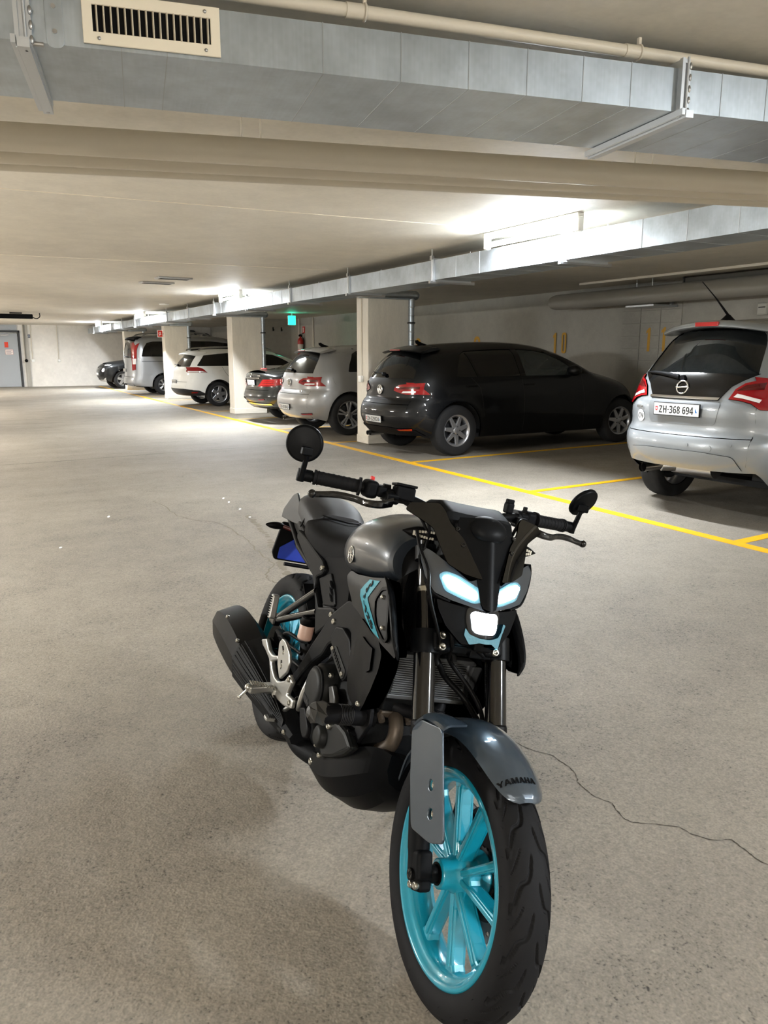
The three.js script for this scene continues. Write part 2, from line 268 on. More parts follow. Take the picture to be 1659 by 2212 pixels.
// far wall: door, conduits, plate
{ const d = thing('door', 'grey steel fire door with red and white notices', 'door', [1.35, 0, -33.39]); d.userData.kind = 'structure'; d.name = 'door_1';
  obj('door_leaf', rbox(1.0, 2.02, .05, 0, 1.02, .03, .006), M.greyDoor, d); 
  obj('door_frame', [box(.07, 2.1, .1, .55, 1.05, .04), box(.07, 2.1, .1, -.55, 1.05, .04), box(1.17, .08, .1, 0, 2.1, .04)], mat(0x2a2c2e, .5), d);
  obj('door_closer', [rbox(.28, .06, .06, .05, 1.96, .09, .01), rod([.1, 1.99, .1], [.42, 2.04, .1], .012)], M.steel, d);
  obj('red_notice', rbox(.13, .2, .006, .09, 1.6, .06, .002), mat(0xd83a1e, .5), d);
  obj('white_notice', rbox(.27, .19, .006, .17, 1.33, .06, .002), mat(0xf2ece8, .5, 0, { map: canvasTex(128, 96, (x, w, h) => { x.fillStyle = '#f6efec'; x.fillRect(0, 0, w, h); x.strokeStyle = '#c98a86'; x.lineWidth = 4; x.strokeRect(2, 2, w - 4, h - 4); x.fillStyle = '#6a6668'; for (let i = 0; i < 4; i++) x.fillRect(12, 20 + i * 18, w - 24 - (i % 2) * 20, 7); }) }), d);
  obj('transom_panel', box(1.2, .2, .04, -.1, 2.24, .02), M.greyDoor, d);
  obj('door_handle', [rod([-.4, 1.0, .05], [-.4, 1.0, .12], .012), rod([-.4, 1.0, .11], [-.27, 1.0, .11], .012)], M.steel, d);
  const col = struct('trim_1', rbox(.16, CEIL, .06, 2.14, CEIL / 2, -33.37, .006), M.wall, 'flat white pilaster beside the steel door');
  const mk = (x, lab, m, y) => { const c = thing('cable_conduit', lab, 'conduit', [x, 0, -33.38], 0); obj('conduit_tube', rod([0, y, .02], [0, CEIL, .02], .013), m, c); return c; };
  let c = mk(2.09, 'dark cable tube with round black button right of the steel door', mat(0x77726a, .5), 1.03); c.position.z = -33.33; obj('push_button', lathe([[0, .075], [.05, .075], [.06, .02], [.06, 0]], 'z', 20, [0, 1.0, 0]), M.black, c);
  c = mk(2.33, 'grey cable tube ending at white switch box beside blue plate', M.paintPipe, 1.05); obj('socket_box', rbox(.12, .1, .06, 0, 1.0, .03, .01), M.white, c);
  c = mk(3.27, 'lone cable tube in the middle of the far white wall', M.paintPipe, 1.05); obj('socket_box', rbox(.09, .09, .05, 0, 1.0, .03, .01), M.white, c);
  const pl = thing('number_plate_sign', 'small dark blue plate with white figures beside the door', 'sign', [2.22, 1.93, -33.39]); 
  obj('plate', rbox(.16, .12, .014, 0, 0, 0, .003), mat(0xffffff, .4, 0, { map: canvasTex(128, 80, (x, w, h) => { x.fillStyle = '#1b2740'; x.fillRect(0, 0, w, h); x.fillStyle = '#e8ecf4'; x.font = 'bold 52px sans-serif'; x.textAlign = 'center'; x.fillText('26/5', w / 2, 58); }) }), pl);
}
// the dark heater under the ceiling, far left
{ const h = thing('ceiling_heater', 'long black heater unit under the ceiling at far left', 'heater', [.9, 2.25, -23.2]);
  obj('heater_body', rbox(1.62, .12, .14, 0, 0, 0, .02), M.black, h); for (const x of [-.4, .4]) obj('bracket', box(.3, .03, .03, x, .085, 0), M.black, h);
  obj('cable', tube([[.8, -.02, 0], [.9, -.05, 0], [.98, 0, 0], [.98, .1, 0]], .012, 20, 8), M.plastic, h); }
// two flush ceiling fittings in the aisle, and the small ones
for (const [x, z, l] of [[2.7, -12.45, 'nearer'], [2.76, -11.6, 'farther']]) { const f = thing('ceiling_grille', 'slim metal ceiling vent in the aisle, ' + (l === 'nearer' ? 'left one of the two side by side' : 'right one of the two side by side'), 'vent', [x, CEIL - .012, z], .1); obj('vent_frame', rbox(.5, .024, .2, 0, 0, 0, .005), M.steel, f); obj('vent_slot', box(.42, .004, .12, 0, -.013, 0), M.dark, f); }
{ const f = thing('ceiling_sensor', 'small pale ceiling plate before the second lamp', 'sensor', [4.0, CEIL - .012, -17.8]); obj('sensor_plate', lathe([[0, -.012], [.1, -.012], [.11, 0], [.11, .012]], 'y', 24), M.white, f); }
// fluorescent lamps
const tubes = {};
LAMPS.forEach(([x, z, k], i) => {
  const lab = ['bright fluorescent lamp nearest the camera under the ceiling', 'second fluorescent lamp along the duct, before second pillar', 'third fluorescent lamp along the duct, above third pillar', 'farthest fluorescent lamp at the end of the duct'][i] ?? 'unseen ceiling lamp out of view, assumed and tuned as fill light';
  const t = thing('fluorescent_lamp', lab, 'lamp', [x, x < 0 ? CEIL - .34 : CEIL, z], 0, i > 3 ? 'unseen fill lamps' : 'fluorescent lamps along the duct');  // left-hand lamps are added fill, hung lower to keep light off the wall top
  obj('lamp_housing', [rbox(.07, .05, 1.24, 0, -.026, 0, .008), ...(x < 0 ? [rod([0, 0, .4], [0, .34, .4], .006), rod([0, 0, -.4], [0, .34, -.4], .006)] : [])], M.white, t);
  obj('lamp_tube', rod([0, -.105, -.57], [0, -.105, .57], .022, .022, 14), tubes[k] ??= emis(x < 0 ? 0xfffaf2 : 0xf4fbff, TUBE_EMIT * k), t);
  for (const s of [-1, 1]) obj('end_cap', rbox(.06, .12, .045, 0, -.085, s * .605, .012), M.white, t);
  const L = new THREE.RectAreaLight(x < 0 ? 0xfff9f0 : 0xf2f8ff, TUBE_RECT * k, .05, 1.14); L.position.set(0, -.131, 0); L.lookAt(0, -5, 0); L.rotation.set(-Math.PI / 2, 0, 0); t.add(L);
});
// row duct along the bays
{ const d = thing('ventilation_duct', 'long galvanised duct running down the row above the parked cars', 'duct', [0, 0, 0]);
  let z = 1.0; const lens = 2.04; let i = 0;
  for (; z > -33; z -= lens, i++) {
    const L = Math.min(lens, z + 33.3);
    obj('duct_segment', box(.44, .2, L - .012, 4.64, 2.148, z - L / 2), M.zinc, d);
    const fl = obj('duct_flange', [box(.475, .235, .018, 4.64, 2.148, z), box(.475, .235, .018, 4.64, 2.148, z - .03)], M.zincBright, d);
    const hg = obj('duct_hanger', [box(.03, .04, .04, 4.40, 2.27, z - .015), rod([4.40, 2.03, z - .015], [4.40, CEIL, z - .015], .006), rod([4.88, 2.03, z - .015], [4.88, CEIL, z - .015], .006), box(.56, .03, .035, 4.65, 2.028, z - .015)], M.steel, d);
    for (let q = 1; q < 5; q++) obj('duct_crease', box(.444, .204, .004, 4.64, 2.148, z - q * L / 5), M.zincBright, d).visible = true;
  } }
// galvanised down-pipes beside the pillars
[-9.92, -16.27, -22.62, -28.97].forEach((z, i) => { const lab = ['spiral galvanised down pipe beside nearest pillar behind the black car', 'spiral galvanised down pipe beside the second pillar', 'spiral galvanised down pipe beside the third pillar', 'spiral galvanised down pipe beside the farthest pillar'][i];
  const t = thing('down_pipe', lab, 'pipe', [5.705, 0, z + .068]);
  obj('pipe_shaft', rod([0, .5, 0], [0, 2.06, 0], .042, .042, 18), M.zinc, t); const b = []; for (let y = .56; y < 2.0; y += .115) b.push(new THREE.TorusGeometry(.043, .006, 6, 18).rotateX(Math.PI / 2 + .12).translate(0, y, 0)); obj('pipe_seam', b, M.zincBright, t);
  obj('pipe_branch', [rod([-.835, 2.10, 0], [.06, 2.10, 0], .062, .062, 18), new THREE.SphereGeometry(.064, 16, 12).translate(.06, 2.1, 0)], M.zinc, t);
  obj('pipe_clamp', new THREE.TorusGeometry(.05, .01, 8, 18).rotateX(Math.PI / 2).translate(0, 1.72, 0), M.dark, t); });
// right wall: lagged pipe, flat conduit and the dark duct behind
{ const t = thing('lagged_pipe', 'thick grey lagged pipe with rounded end along the right wall', 'pipe', [8.9, 2.13, 0]);
  const prof = [[0, -10.62], [.06, -10.615], [.1, -10.58], [.12, -10.5], [.125, -10.4], [.125, 3]]; obj('pipe_body', lathe(prof.map(p => [p[0], p[1]]), 'z', 28), mat(0x97938a, .5), t);
  obj('pipe_hanger', [rod([0, .1, -8.7], [0, .23, -8.7], .008), rod([0, .1, -8.4], [0, .23, -8.4], .008), rod([0, .1, -6.2], [0, .23, -6.2], .008)], M.steel, t);
  const w = thing('pipe_bracket', 'bare metal bracket box under the lagged pipe on the right wall', 'bracket', [9.12, 1.98, -8.6]); obj('bracket_plate', rbox(.5, .03, .55, 0, 0, 0, .004), M.zincBright, w); obj('bracket_arm', [box(.04, .12, .04, .2, .06, .2), box(.04, .12, .04, .2, .06, -.2)], M.zincBright, w);
  const f = thing('cable_tray', 'pale flat cable tray under the ceiling by the right wall', 'tray', [8.55, CEIL - .02, -4]); obj('tray_body', rbox(.1, .035, 11, 0, 0, 0, .006), M.paintPipe, f);
  const du = thing('wall_duct', 'dark ventilation duct behind the lagged pipe', 'duct', [9.22, 2.27, -3.6]); for (let i = 0; i < 5; i++) { obj('duct_segment', box(.26, .14, 1.96, 0, 0, -3.4 + i * 2), mat(0x6a6862, .6, .5), du); obj('duct_flange', box(.28, .165, .03, 0, 0, -4.4 + i * 2), mat(0x4a4a48, .5, .6), du); }
  const bx = thing('junction_box', 'small grey junction box on right wall above the silver car', 'box', [9.37, 1.87, -6.9]); obj('box_body', rbox(.06, .16, .16, 0, 0, 0, .01), mat(0xa9a69c, .5), bx); obj('box_lid', rbox(.01, .13, .13, -.033, 0, 0, .004), mat(0xbdbab0, .5), bx); obj('box_slot', box(.004, .012, .1, -.039, .02, 0), M.dark, bx); }
// far recess pipes
{ const t = thing('waste_pipe', 'dark grey pipe with bends high on the far wall over the van', 'pipe', [0, 0, -33.345]); obj('pipe_run', tube([[7.4, 2.2, 0], [8.5, 2.2, 0], [8.66, 2.18, 0], [8.72, 2.08, 0], [8.72, 1.5, 0]], .05, 50, 14), mat(0x55585a, .5), t);
  const u = thing('elbow_pipe', 'dark looped elbow pipe on the far wall behind second pillar', 'pipe', [0, 0, -33.345]); obj('pipe_run', tube([[9.33, 1.7, 0], [9.3, 1.95, .08], [9.15, 2.06, .12], [9.0, 1.95, .12], [8.95, 1.7, .02]], .06, 40, 12), mat(0x4c4f52, .5), u); }
// exit sign, extinguisher, hooks, hydrant sign
{ const e = thing('exit_sign', 'glowing green emergency exit sign under the ceiling', 'sign', [8.02, 2.17, -20.4]);
  const em = new THREE.MeshStandardMaterial({ color: 0x0a6a50, emissive: 0xffffff, emissiveIntensity: 1.1, emissiveMap: canvasTex(64, 64, (x) => { x.fillStyle = '#18d0a4'; x.fillRect(0, 0, 64, 64); x.fillStyle = '#c8fff0'; x.beginPath(); x.arc(34, 14, 6, 0, 7); x.fill(); x.lineWidth = 7; x.strokeStyle = '#c8fff0'; x.beginPath(); x.moveTo(32, 20); x.lineTo(28, 38); x.lineTo(38, 56); x.moveTo(28, 38); x.lineTo(16, 52); x.moveTo(16, 30); x.lineTo(32, 24); x.lineTo(46, 34); x.stroke(); }) });
  obj('sign_face', box(.2, .24, .02, -.02, 0, .05), em, e); obj('sign_housing', rbox(.22, .26, .09, 0, 0, 0, .01), M.white, e); obj('sign_stem', box(.03, .1, .03, 0, .16, 0), M.white, e);
  const L = new THREE.RectAreaLight(0x30e0b0, 1.6, .2, .24); L.position.set(-.02, 0, .066); L.lookAt(0, 0, 0); L.rotation.set(0, Math.PI, 0); e.add(L);
  const x = thing('fire_extinguisher', 'red fire extinguisher hung on the wall under its red sign', 'extinguisher', [9.28, 1.2, -22.9]);
  obj('bottle', lathe([[0, 0], [.085, 0], [.095, .02], [.095, .46], [.07, .53], [.03, .56], [.03, .6]], 'y', 24), mat(0xa81e1a, .3), x); obj('valve', [rbox(.12, .05, .05, 0, .62, 0, .01), rod([-.05, .64, 0], [.1, .69, 0], .012)], M.black, x); obj('hose', tube([[.02, .62, 0], [.06, .5, .1], [.04, .2, .12], [.02, .05, .1]], .014, 24, 8), M.black, x); obj('label_band', lathe([[.0965, .2], [.0965, .36]], 'y', 24), mat(0xd8cfc4, .5), x);
  const s = thing('extinguisher_sign', 'small red sign above the fire extinguisher', 'sign', [9.39, 2.0, -22.9]); obj('sign_plate', box(.012, .2, .16), M.red, s); obj('sign_symbol', [box(.004, .1, .05, -.008, -.02, 0), box(.004, .03, .07, -.008, .05, 0)], M.white, s);
  const c = thing('wall_conduit', 'pair of thin conduits running down beside the fire extinguisher', 'conduit', [9.36, 0, -23.2]); obj('conduit_tube', rod([0, 0, 0], [0, CEIL, 0], .018), M.paintPipe, c); obj('conduit_tube', rod([.01, 0, 1.1], [.01, CEIL, 1.1], .018), M.paintPipe, c);
  [['left', 8.79], ['right', 9.07]].forEach(([k, hx]) => { const h = thing('wall_hook', 'small dark wall hook behind the dark saloon, ' + k + ' one', 'hook', [hx, 2.04, -24.0]); obj('hook_plate', rbox(.04, .12, .012, 0, 0, 0, .004), M.dark, h); obj('hook_arm', tube([[0, -.02, 0], [-.0, -.05, .05], [0, -.01, .09]], .01, 12, 6), M.dark, h); });
  const y = thing('hydrant_sign', 'square red and white hydrant sign fixed beside third pillar', 'sign', [4.97, 1.83, -22.72]); obj('sign_plate', rbox(.15, .2, .012, -.03, 0, 0, .003), mat(0xffffff, .4, 0, { map: canvasTex(96, 128, (x2, w, h) => { x2.fillStyle = '#fff'; x2.fillRect(0, 0, w, h); x2.fillStyle = '#d8301e'; x2.fillRect(8, 8, w - 16, h - 16); x2.strokeStyle = '#fff'; x2.lineWidth = 8; x2.beginPath(); x2.arc(50, 60, 22, .6, 5.2); x2.lineTo(34, 100); x2.stroke(); }) }), y); obj('sign_bracket', box(.05, .04, .02, .04, 0, -.012), M.steel, y); }
// near overhead: flat duct with grille, conduit, lagged pipes
{ const A = Math.atan2(-.46, 2.425);          // rotation.y sends local +x along the duct
  const d = thing('overhead_duct', 'large flat galvanised duct with white air grille crossing overhead', 'duct', [.159, 2.100, -2.417], -Math.atan2(-.46, -2.425) + Math.PI);
  d.rotation.y = Math.atan2(.46, 2.425) * -1;
  // local x along the duct, z towards the camera; front face at z=0, back at z=-.51
  obj('duct_body', [box(10.3, .134, .5, -1.1, .067, -.25)], M.zinc, d);
  for (const [x, f] of [[.06, 1], [2.10, 1]]) {
    obj('duct_flange', [box(.014, .16, .53, x - .012, .067, -.25), box(.014, .16, .53, x + .012, .067, -.25)], M.zincBright, d);
    obj('duct_rail', [box(.03, .024, .60, x + .0, -.018, -.25), box(.012, .02, .60, x - .024, -.012, -.25)], M.zincBright, d);
    obj('hanger_strap', [box(.022, .185, .008, x, .068, .012), box(.010, .185, .016, x - .016, .068, .016), rod([x + .004, -.03, .02], [x + .004, .165, .02], .004), box(.03, .012, .12, x - .004, .152, -.04)], M.zincBright, d);
    const bl = []; for (let i = 0; i < 5; i++) bl.push(xf(new THREE.SphereGeometry(.008, 10, 8), [x + .018, -.0 + i * .035, .014], [0, 0, 0], [.7, 1.5, .7])); obj('strap_clip', bl, M.steel, d);
    obj('hanger_bolt', [rod([x + .015, -.004, .0], [x + .045, -.004, .0], .006, .006, 8), rod([x, -.032, -.53], [x, -.002, -.53], .006, .006, 8)], M.steel, d); }
  for (const x of [.3, .42, .86, 1.1, 1.32, 1.52, 1.72, 1.9, 2.26, 2.45, 2.64, 2.85]) obj('duct_crease', box(.0025, .1364, .503, x, .0672, -.25), mat(0xa9adb0, .5, .8), d);
  obj('patch_plate', [plate(roundPoly([[-.022, -.08], [.022, -.08], [.022, .08], [-.022, .08]], .02), .003, .001).translate(.135, .07, .002)], M.zinc, d); for (const y of [.03, .09]) obj('patch_screw', rod([.135, y, .002], [.135, y, .007], .006), M.steel, d);
  // grille
  const gx0 = .205, gx1 = .565, gh = .125, gy = .072, cx = (gx0 + gx1) / 2, w = gx1 - gx0;
  obj('grille_frame', plate([[-w / 2, -gh / 2], [w / 2, -gh / 2], [w / 2, gh / 2], [-w / 2, gh / 2]], .008, .002, [[[-w / 2 + .026, -gh / 2 + .03], [w / 2 - .026, -gh / 2 + .03], [w / 2 - .026, gh / 2 - .03], [-w / 2 + .026, gh / 2 - .03]]]).translate(cx, gy, .006), M.cream, d);
  obj('grille_recess', box(w - .05, gh - .058, .004, cx, gy, .0035), M.black, d);
  for (let i = 0; i < 17; i++) obj('grille_slat', box(.003, gh - .058, .012, gx0 + .036 + i * (w - .07) / 16, gy, .006, [0, .35, 0]), mat(0xcfc4ae, .45), d);
  for (const [sx, sy] of [[-1, -1], [1, -1], [1, 1], [-1, 1]]) obj('grille_screw', [lathe([[0, .004], [.004, .003], [.005, 0]], 'z', 12, [cx + sx * (w / 2 - .04), gy + sy * (gh / 2 - .014), .01])], M.steel, d); }
{ const dir = -Math.atan2(.30, 1.75);
  const t = thing('ceiling_conduit', 'thin pale plastic conduit clipped along the ceiling above the flat duct', 'conduit', [.872, 2.287, -2.305], -Math.atan2(.289, 1.765) );
  obj('conduit_tube', rod([-6.9, 0, 0], [3.4, 0, 0], .019, .019, 18), M.paintPipe, t);
  for (const x of [.245, 1.21]) { obj('conduit_coupler', rod([x - .03, 0, 0], [x + .03, 0, 0], .0215, .0215, 18), M.paintPipe, t); obj('conduit_clip', [new THREE.TorusGeometry(.022, .004, 8, 20).rotateY(Math.PI / 2).translate(x + .028, 0, 0), box(.010, .03, .012, x + .028, .03, .0)], M.paintPipe, t); } }
{ const mk = (lab, p, q, r, y) => { const dx = q[0] - p[0], dz = q[1] - p[1], L = Math.hypot(dx, dz); const t = thing('ceiling_pipe', lab, 'pipe', [p[0], y, p[1]], -Math.atan2(dz, dx)); obj('pipe_body', rod([-6.6, 0, 0], [L + .55, 0, 0], r, r, 36), M.overheadPipe, t); return t; };
  const t = mk('thick beige painted pipe crossing under the ceiling behind the flat duct', [.211, -3.699], [3.767, -2.818], .056, 2.16);
  for (const x of [1.05, 2.98]) obj('pipe_hanger', [rod([x, .02, 0], [x, .2, 0], .004), lathe([[0, .2], [.016, .2], [.016, .19], [.0, .19]], 'y', 12, [x, -.006, 0]), rod([x - .08, .02, -.03], [x - .08, .2, -.03], .004), lathe([[0, .2], [.016, .2], [.016, .186], [.0, .186]], 'y', 12, [x - .08, -.006, -.03])], M.paintPipe, t);
  mk('middle beige pipe of the three crossing under the ceiling', [.228, -4.06], [4.12, -3.0], .042, 2.172);
  mk('thinnest beige pipe, farthest of the three crossing under the ceiling', [.233, -4.25], [4.282, -3.15], .036, 2.172); }
// ---------------------------------------------------------------- cars
function pw(pts) { // monotone-ish smooth interpolation through [x,y] points
  const n = pts.length, m = [];
  for (let i = 0; i < n; i++) { const a = pts[Math.max(0, i - 1)], b = pts[Math.min(n - 1, i + 1)]; m[i] = (b[1] - a[1]) / (b[0] - a[0] || 1); if (i && i < n - 1) { const s0 = (pts[i][1] - a[1]), s1 = (b[1] - pts[i][1]); if (s0 * s1 <= 0) m[i] = 0; } }
  return x => { if (x <= pts[0][0]) return pts[0][1]; if (x >= pts[n - 1][0]) return pts[n - 1][1]; let i = 0; while (x > pts[i + 1][0]) i++; const h = pts[i + 1][0] - pts[i][0], t = (x - pts[i][0]) / h, t2 = t * t, t3 = t2 * t; return (2 * t3 - 3 * t2 + 1) * pts[i][1] + (t3 - 2 * t2 + t) * h * m[i] + (-2 * t3 + 3 * t2) * pts[i + 1][1] + (t3 - t2) * h * m[i + 1]; };
}
function clipCell(P, x0, x1, y0, y1) {
  const cut = (p, ax, v, s) => { const o = []; for (let i = 0; i < p.length; i++) { const a = p[i], b = p[(i + 1) % p.length], da = s * (a[ax] - v), db = s * (b[ax] - v); if (da >= 0) o.push(a); if ((da > 0 && db < 0) || (da < 0 && db > 0)) { const t = da / (da - db); o.push([a[0] + (b[0] - a[0]) * t, a[1] + (b[1] - a[1]) * t]); } } return o; };
  let p = cut(P, 0, x0, 1); if (p.length > 2) p = cut(p, 0, x1, -1); if (p.length > 2) p = cut(p, 1, y0, 1); if (p.length > 2) p = cut(p, 1, y1, -1);
  return p.length > 2 ? p : null;
}
// a patch of surface: polygon in two coordinates, mapped on to the body, with a rim turned inward
function patch(P, step, map, off = 0, skirt = .015, flip = false) {
  let a = 0; for (let i = 0; i < P.length; i++) { const p = P[i], q = P[(i + 1) % P.length]; a += p[0] * q[1] - p[1] * q[0]; } if (a < 0) P = P.slice().reverse();
  const xs = P.map(p => p[0]), ys = P.map(p => p[1]), x0 = Math.min(...xs), x1 = Math.max(...xs), y0 = Math.min(...ys), y1 = Math.max(...ys);
  const nx = Math.max(1, Math.ceil((x1 - x0) / step)), ny = Math.max(1, Math.ceil((y1 - y0) / step)), pos = [], nor = [];
  const cache = new Map(); const at = p => { const k = Math.round(p[0] * 1e5) + '_' + Math.round(p[1] * 1e5); let r = cache.get(k); if (!r) { r = map(p[0], p[1]); cache.set(k, r); } return r; };
  const put = (r, o) => { pos.push(r[0] + r[3] * o, r[1] + r[4] * o, r[2] + r[5] * o); nor.push(r[3], r[4], r[5]); };
  const tri = (A, B, C) => { const a = at(A), b = at(B), c = at(C); if (flip) { put(a, off); put(c, off); put(b, off); } else { put(a, off); put(b, off); put(c, off); } };
  for (let i = 0; i < nx; i++) for (let j = 0; j < ny; j++) {
    const c = clipCell(P, x0 + (x1 - x0) * i / nx, x0 + (x1 - x0) * (i + 1) / nx, y0 + (y1 - y0) * j / ny, y0 + (y1 - y0) * (j + 1) / ny); if (!c) continue;
    if (c.length === 4) { tri(c[0], c[1], c[2]); tri(c[0], c[2], c[3]); continue; }
    const f = THREE.ShapeUtils.triangulateShape(c.map(p => new THREE.Vector2(p[0], p[1])), []);
    for (const t of f) tri(c[t[0]], c[t[1]], c[t[2]]);
  }
  if (skirt) for (let i = 0; i < P.length; i++) { const A = P[i], B = P[(i + 1) % P.length], n = Math.max(1, Math.ceil(Math.hypot(B[0] - A[0], B[1] - A[1]) / step)); for (let k = 0; k < n; k++) {
    const a = at([lerp(A[0], B[0], k / n), lerp(A[1], B[1], k / n)]), b = at([lerp(A[0], B[0], (k + 1) / n), lerp(A[1], B[1], (k + 1) / n)]);
    const pts = [[a, off], [b, off], [b, off - skirt], [a, off], [b, off - skirt], [a, off - skirt]]; const e = V(b[0] - a[0], b[1] - a[1], b[2] - a[2]).cross(V(a[3], a[4], a[5])).normalize(); 
    if (flip) { e.negate(); [pts[1], pts[2]] = [pts[2], pts[1]]; [pts[4], pts[5]] = [pts[5], pts[4]]; }
    for (const [r, o] of pts) { pos.push(r[0] + r[3] * o, r[1] + r[4] * o, r[2] + r[5] * o); nor.push(e.x, e.y, e.z); } } }
  const g = new THREE.BufferGeometry(); g.setAttribute('position', new THREE.Float32BufferAttribute(pos, 3)); g.setAttribute('normal', new THREE.Float32BufferAttribute(nor, 3)); g.setAttribute('uv', new THREE.Float32BufferAttribute(new Float32Array(pos.length / 3 * 2), 2));
  return g;
}
function body(s) {
  const rearX = pw(s.rear), topY = pw(s.top), noseX = pw(s.nose), halfW = pw(s.half), n = s.n ?? 2.6, rr = s.rr ?? .2;
  const bump = (x, y) => { let b = 0; for (const c of s.wheels) { const d = Math.hypot(x - c, y - s.R); b = Math.max(b, Math.exp(-(((d - s.arch) / .07) ** 2))); } return (s.flare ?? .012) * b; };
  const W = (x, y) => { const xr = rearX(y), xf = noseX(y); if (x <= xr || x >= xf) return 0; let w = halfW(y) + bump(x, y); const aR = s.aR, aF = s.aF; if (x < xr + aR) { const t = (xr + aR - x) / aR; w *= Math.pow(1 - Math.pow(t, n), 1 / n); } if (x > xf - aF) { const t = (x - xf + aF) / aF; w *= Math.pow(1 - Math.pow(t, n), 1 / n); }
    const d = topY(x) - y; if (d <= 0) return 0; if (d < rr) { const t = (rr - d) / rr; w *= Math.pow(1 - Math.pow(t, 2.3), 1 / 2.3); } return w; };
  const nrm = (x, y, z) => { const e = .004, sg = z < 0 ? -1 : 1; let gx = (W(x + e, y) - W(x - e, y)) / (2 * e), gy = (W(x, y + e) - W(x, y - e)) / (2 * e); let v = V(-gx, -gy, sg); if (!isFinite(v.x)) v = V(-1, 0, 0); return v.normalize(); };
  const side = sg => (x, y) => { const z = W(x, y) * sg, q = nrm(x, y, z || sg * 1e-4); return [x, y, z, q.x, q.y, q.z]; };
  const R = (z, y) => { let a = rearX(y), b = a + s.aR * 1.2; z = Math.abs(z); for (let i = 0; i < 30; i++) { const m = (a + b) / 2; W(m, y) >= z ? b = m : a = m; } return (a + b) / 2; };
  const rear = (z, y) => { const x = R(z, y) + 1e-4, q = nrm(x + .003, y, z); const e = .004; // normal by differences of R
    const dz = (R(z + e, y) - R(z - e, y)) / (2 * e), dy = (R(z, y + e) - R(z, y - e)) / (2 * e); const v = V(-1, dy, dz).normalize(); return [x, y, z, v.x, v.y, v.z]; };
  const Fx = (z, y) => { let b = noseX(y), a = b - s.aF * 1.2; z = Math.abs(z); for (let i = 0; i < 30; i++) { const m = (a + b) / 2; W(m, y) >= z ? a = m : b = m; } return (a + b) / 2; };
  const front = (z, y) => { const x = Fx(z, y), e = .004, dz = (Fx(z + e, y) - Fx(z - e, y)) / (2 * e), dy = (Fx(z, y + e) - Fx(z, y - e)) / (2 * e); const v = V(1, -dy, -dz).normalize(); return [x, y, z, v.x, v.y, v.z]; };
  const T = (x, z) => { let b = topY(x), a = b - rr; z = Math.abs(z); for (let i = 0; i < 30; i++) { const m = (a + b) / 2; W(x, m) >= z ? a = m : b = m; } return (a + b) / 2; };
  const top = (x, z) => { const y = T(x, z), e = .004, dx = (T(x + e, z) - T(x - e, z)) / (2 * e), dz = (T(x, z + e) - T(x, z - e)) / (2 * e); const v = V(-dx, 1, -dz).normalize(); return [x, y, z, v.x, v.y, v.z]; };
  return { rearX, topY, noseX, W, side, rear, front, top, R, T };
}
const glassDark = mat(0x06080a, .04, 0, { transmission: .35, thickness: 0, ior: 1.5, clearcoat: .6, clearcoatRoughness: .02 });
const glassClear = mat(0x8f989a, .03, 0, { transmission: .9, thickness: 0, ior: 1.5 });
const lampRed = mat(0x84060e, .08, 0, { clearcoat: 1, clearcoatRoughness: .02 });
const lampDark = mat(0x4a0408, .08, 0, { clearcoat: 1 }); const lampWhite = mat(0xd8d4d0, .1, 0, { clearcoat: 1 });
const tyreMat = mat(0x131314, .85), rimMat = mat(0xb4b5b8, .28, .85), rimDark = mat(0x2a2b2e, .4, .6), interiorMat = mat(0x17181a, .9);
const paint = (c, metal = .35, r = .32) => mat(c, r, metal, { specularIntensity: metal ? 1 : .3, clearcoat: metal ? 1 : .55, clearcoatRoughness: .03 });
// local wheel: axis z, outer face +z
function wheel(parent, x, y, z, sg, s, turn = 0) {
  const g = grp('wheel', parent); g.position.set(x, y, z); g.rotation.y = (sg < 0 ? Math.PI : 0) + turn;
  const R = s.R, rr = s.rim, w = .1;
  obj('tyre', lathe([[rr, -w * .85], [rr + .02, -w], [R - .03, -w], [R - .008, -w * .8], [R, -w * .5], [R, w * .5], [R - .008, w * .8], [R - .03, w], [rr + .02, w * 1.02], [rr, w * .86]], 'z', 48), tyreMat, g);
  obj('rim', [lathe([[rr - .005, -w * .8], [rr - .03, -w * .3], [rr - .035, w * .5], [rr - .012, w * .8], [rr + .004, w * .92], [rr + .006, w * .84]], 'z', 48)], rimMat, g);
  obj('brake_disc', lathe([[.04, -.01], [rr * .72, -.01], [rr * .72, .01], [.04, .01]], 'z', 32), rimDark, g);
  const n = s.spokes, sp = [];
  for (let i = 0; i < n; i++) { const a0 = i / n * Math.PI * 2 + (s.phase ?? .3); const one = (da, w0, w1) => { const pts = [[.035, -w0], [rr - .02, -w1], [rr - .02, w1], [.035, w0]]; return plate(pts, .03, .006).rotateZ(a0 + da).translate(0, 0, w * .62); };
    sp.push(obj('spoke', s.twin ? [one(-s.twin, .012, s.sw1), one(s.twin, .012, s.sw1)] : one(0, s.sw0, s.sw1), s.rimMat ?? rimMat, g)); }
  obj('hub_cap', [lathe([[0, w * .86], [.03, w * .84], [.06, w * .72], [.068, w * .4]], 'z', 24)], rimMat, g);
  const nuts = []; for (let i = 0; i < 5; i++) nuts.push(rod([.052 * Math.cos(i * 1.2566), .052 * Math.sin(i * 1.2566), w * .6], [.052 * Math.cos(i * 1.2566), .052 * Math.sin(i * 1.2566), w * .84], .008, .007, 6)); obj('wheel_nut', nuts, rimDark, g).userData.kind = 'stuff';
  return g;
}
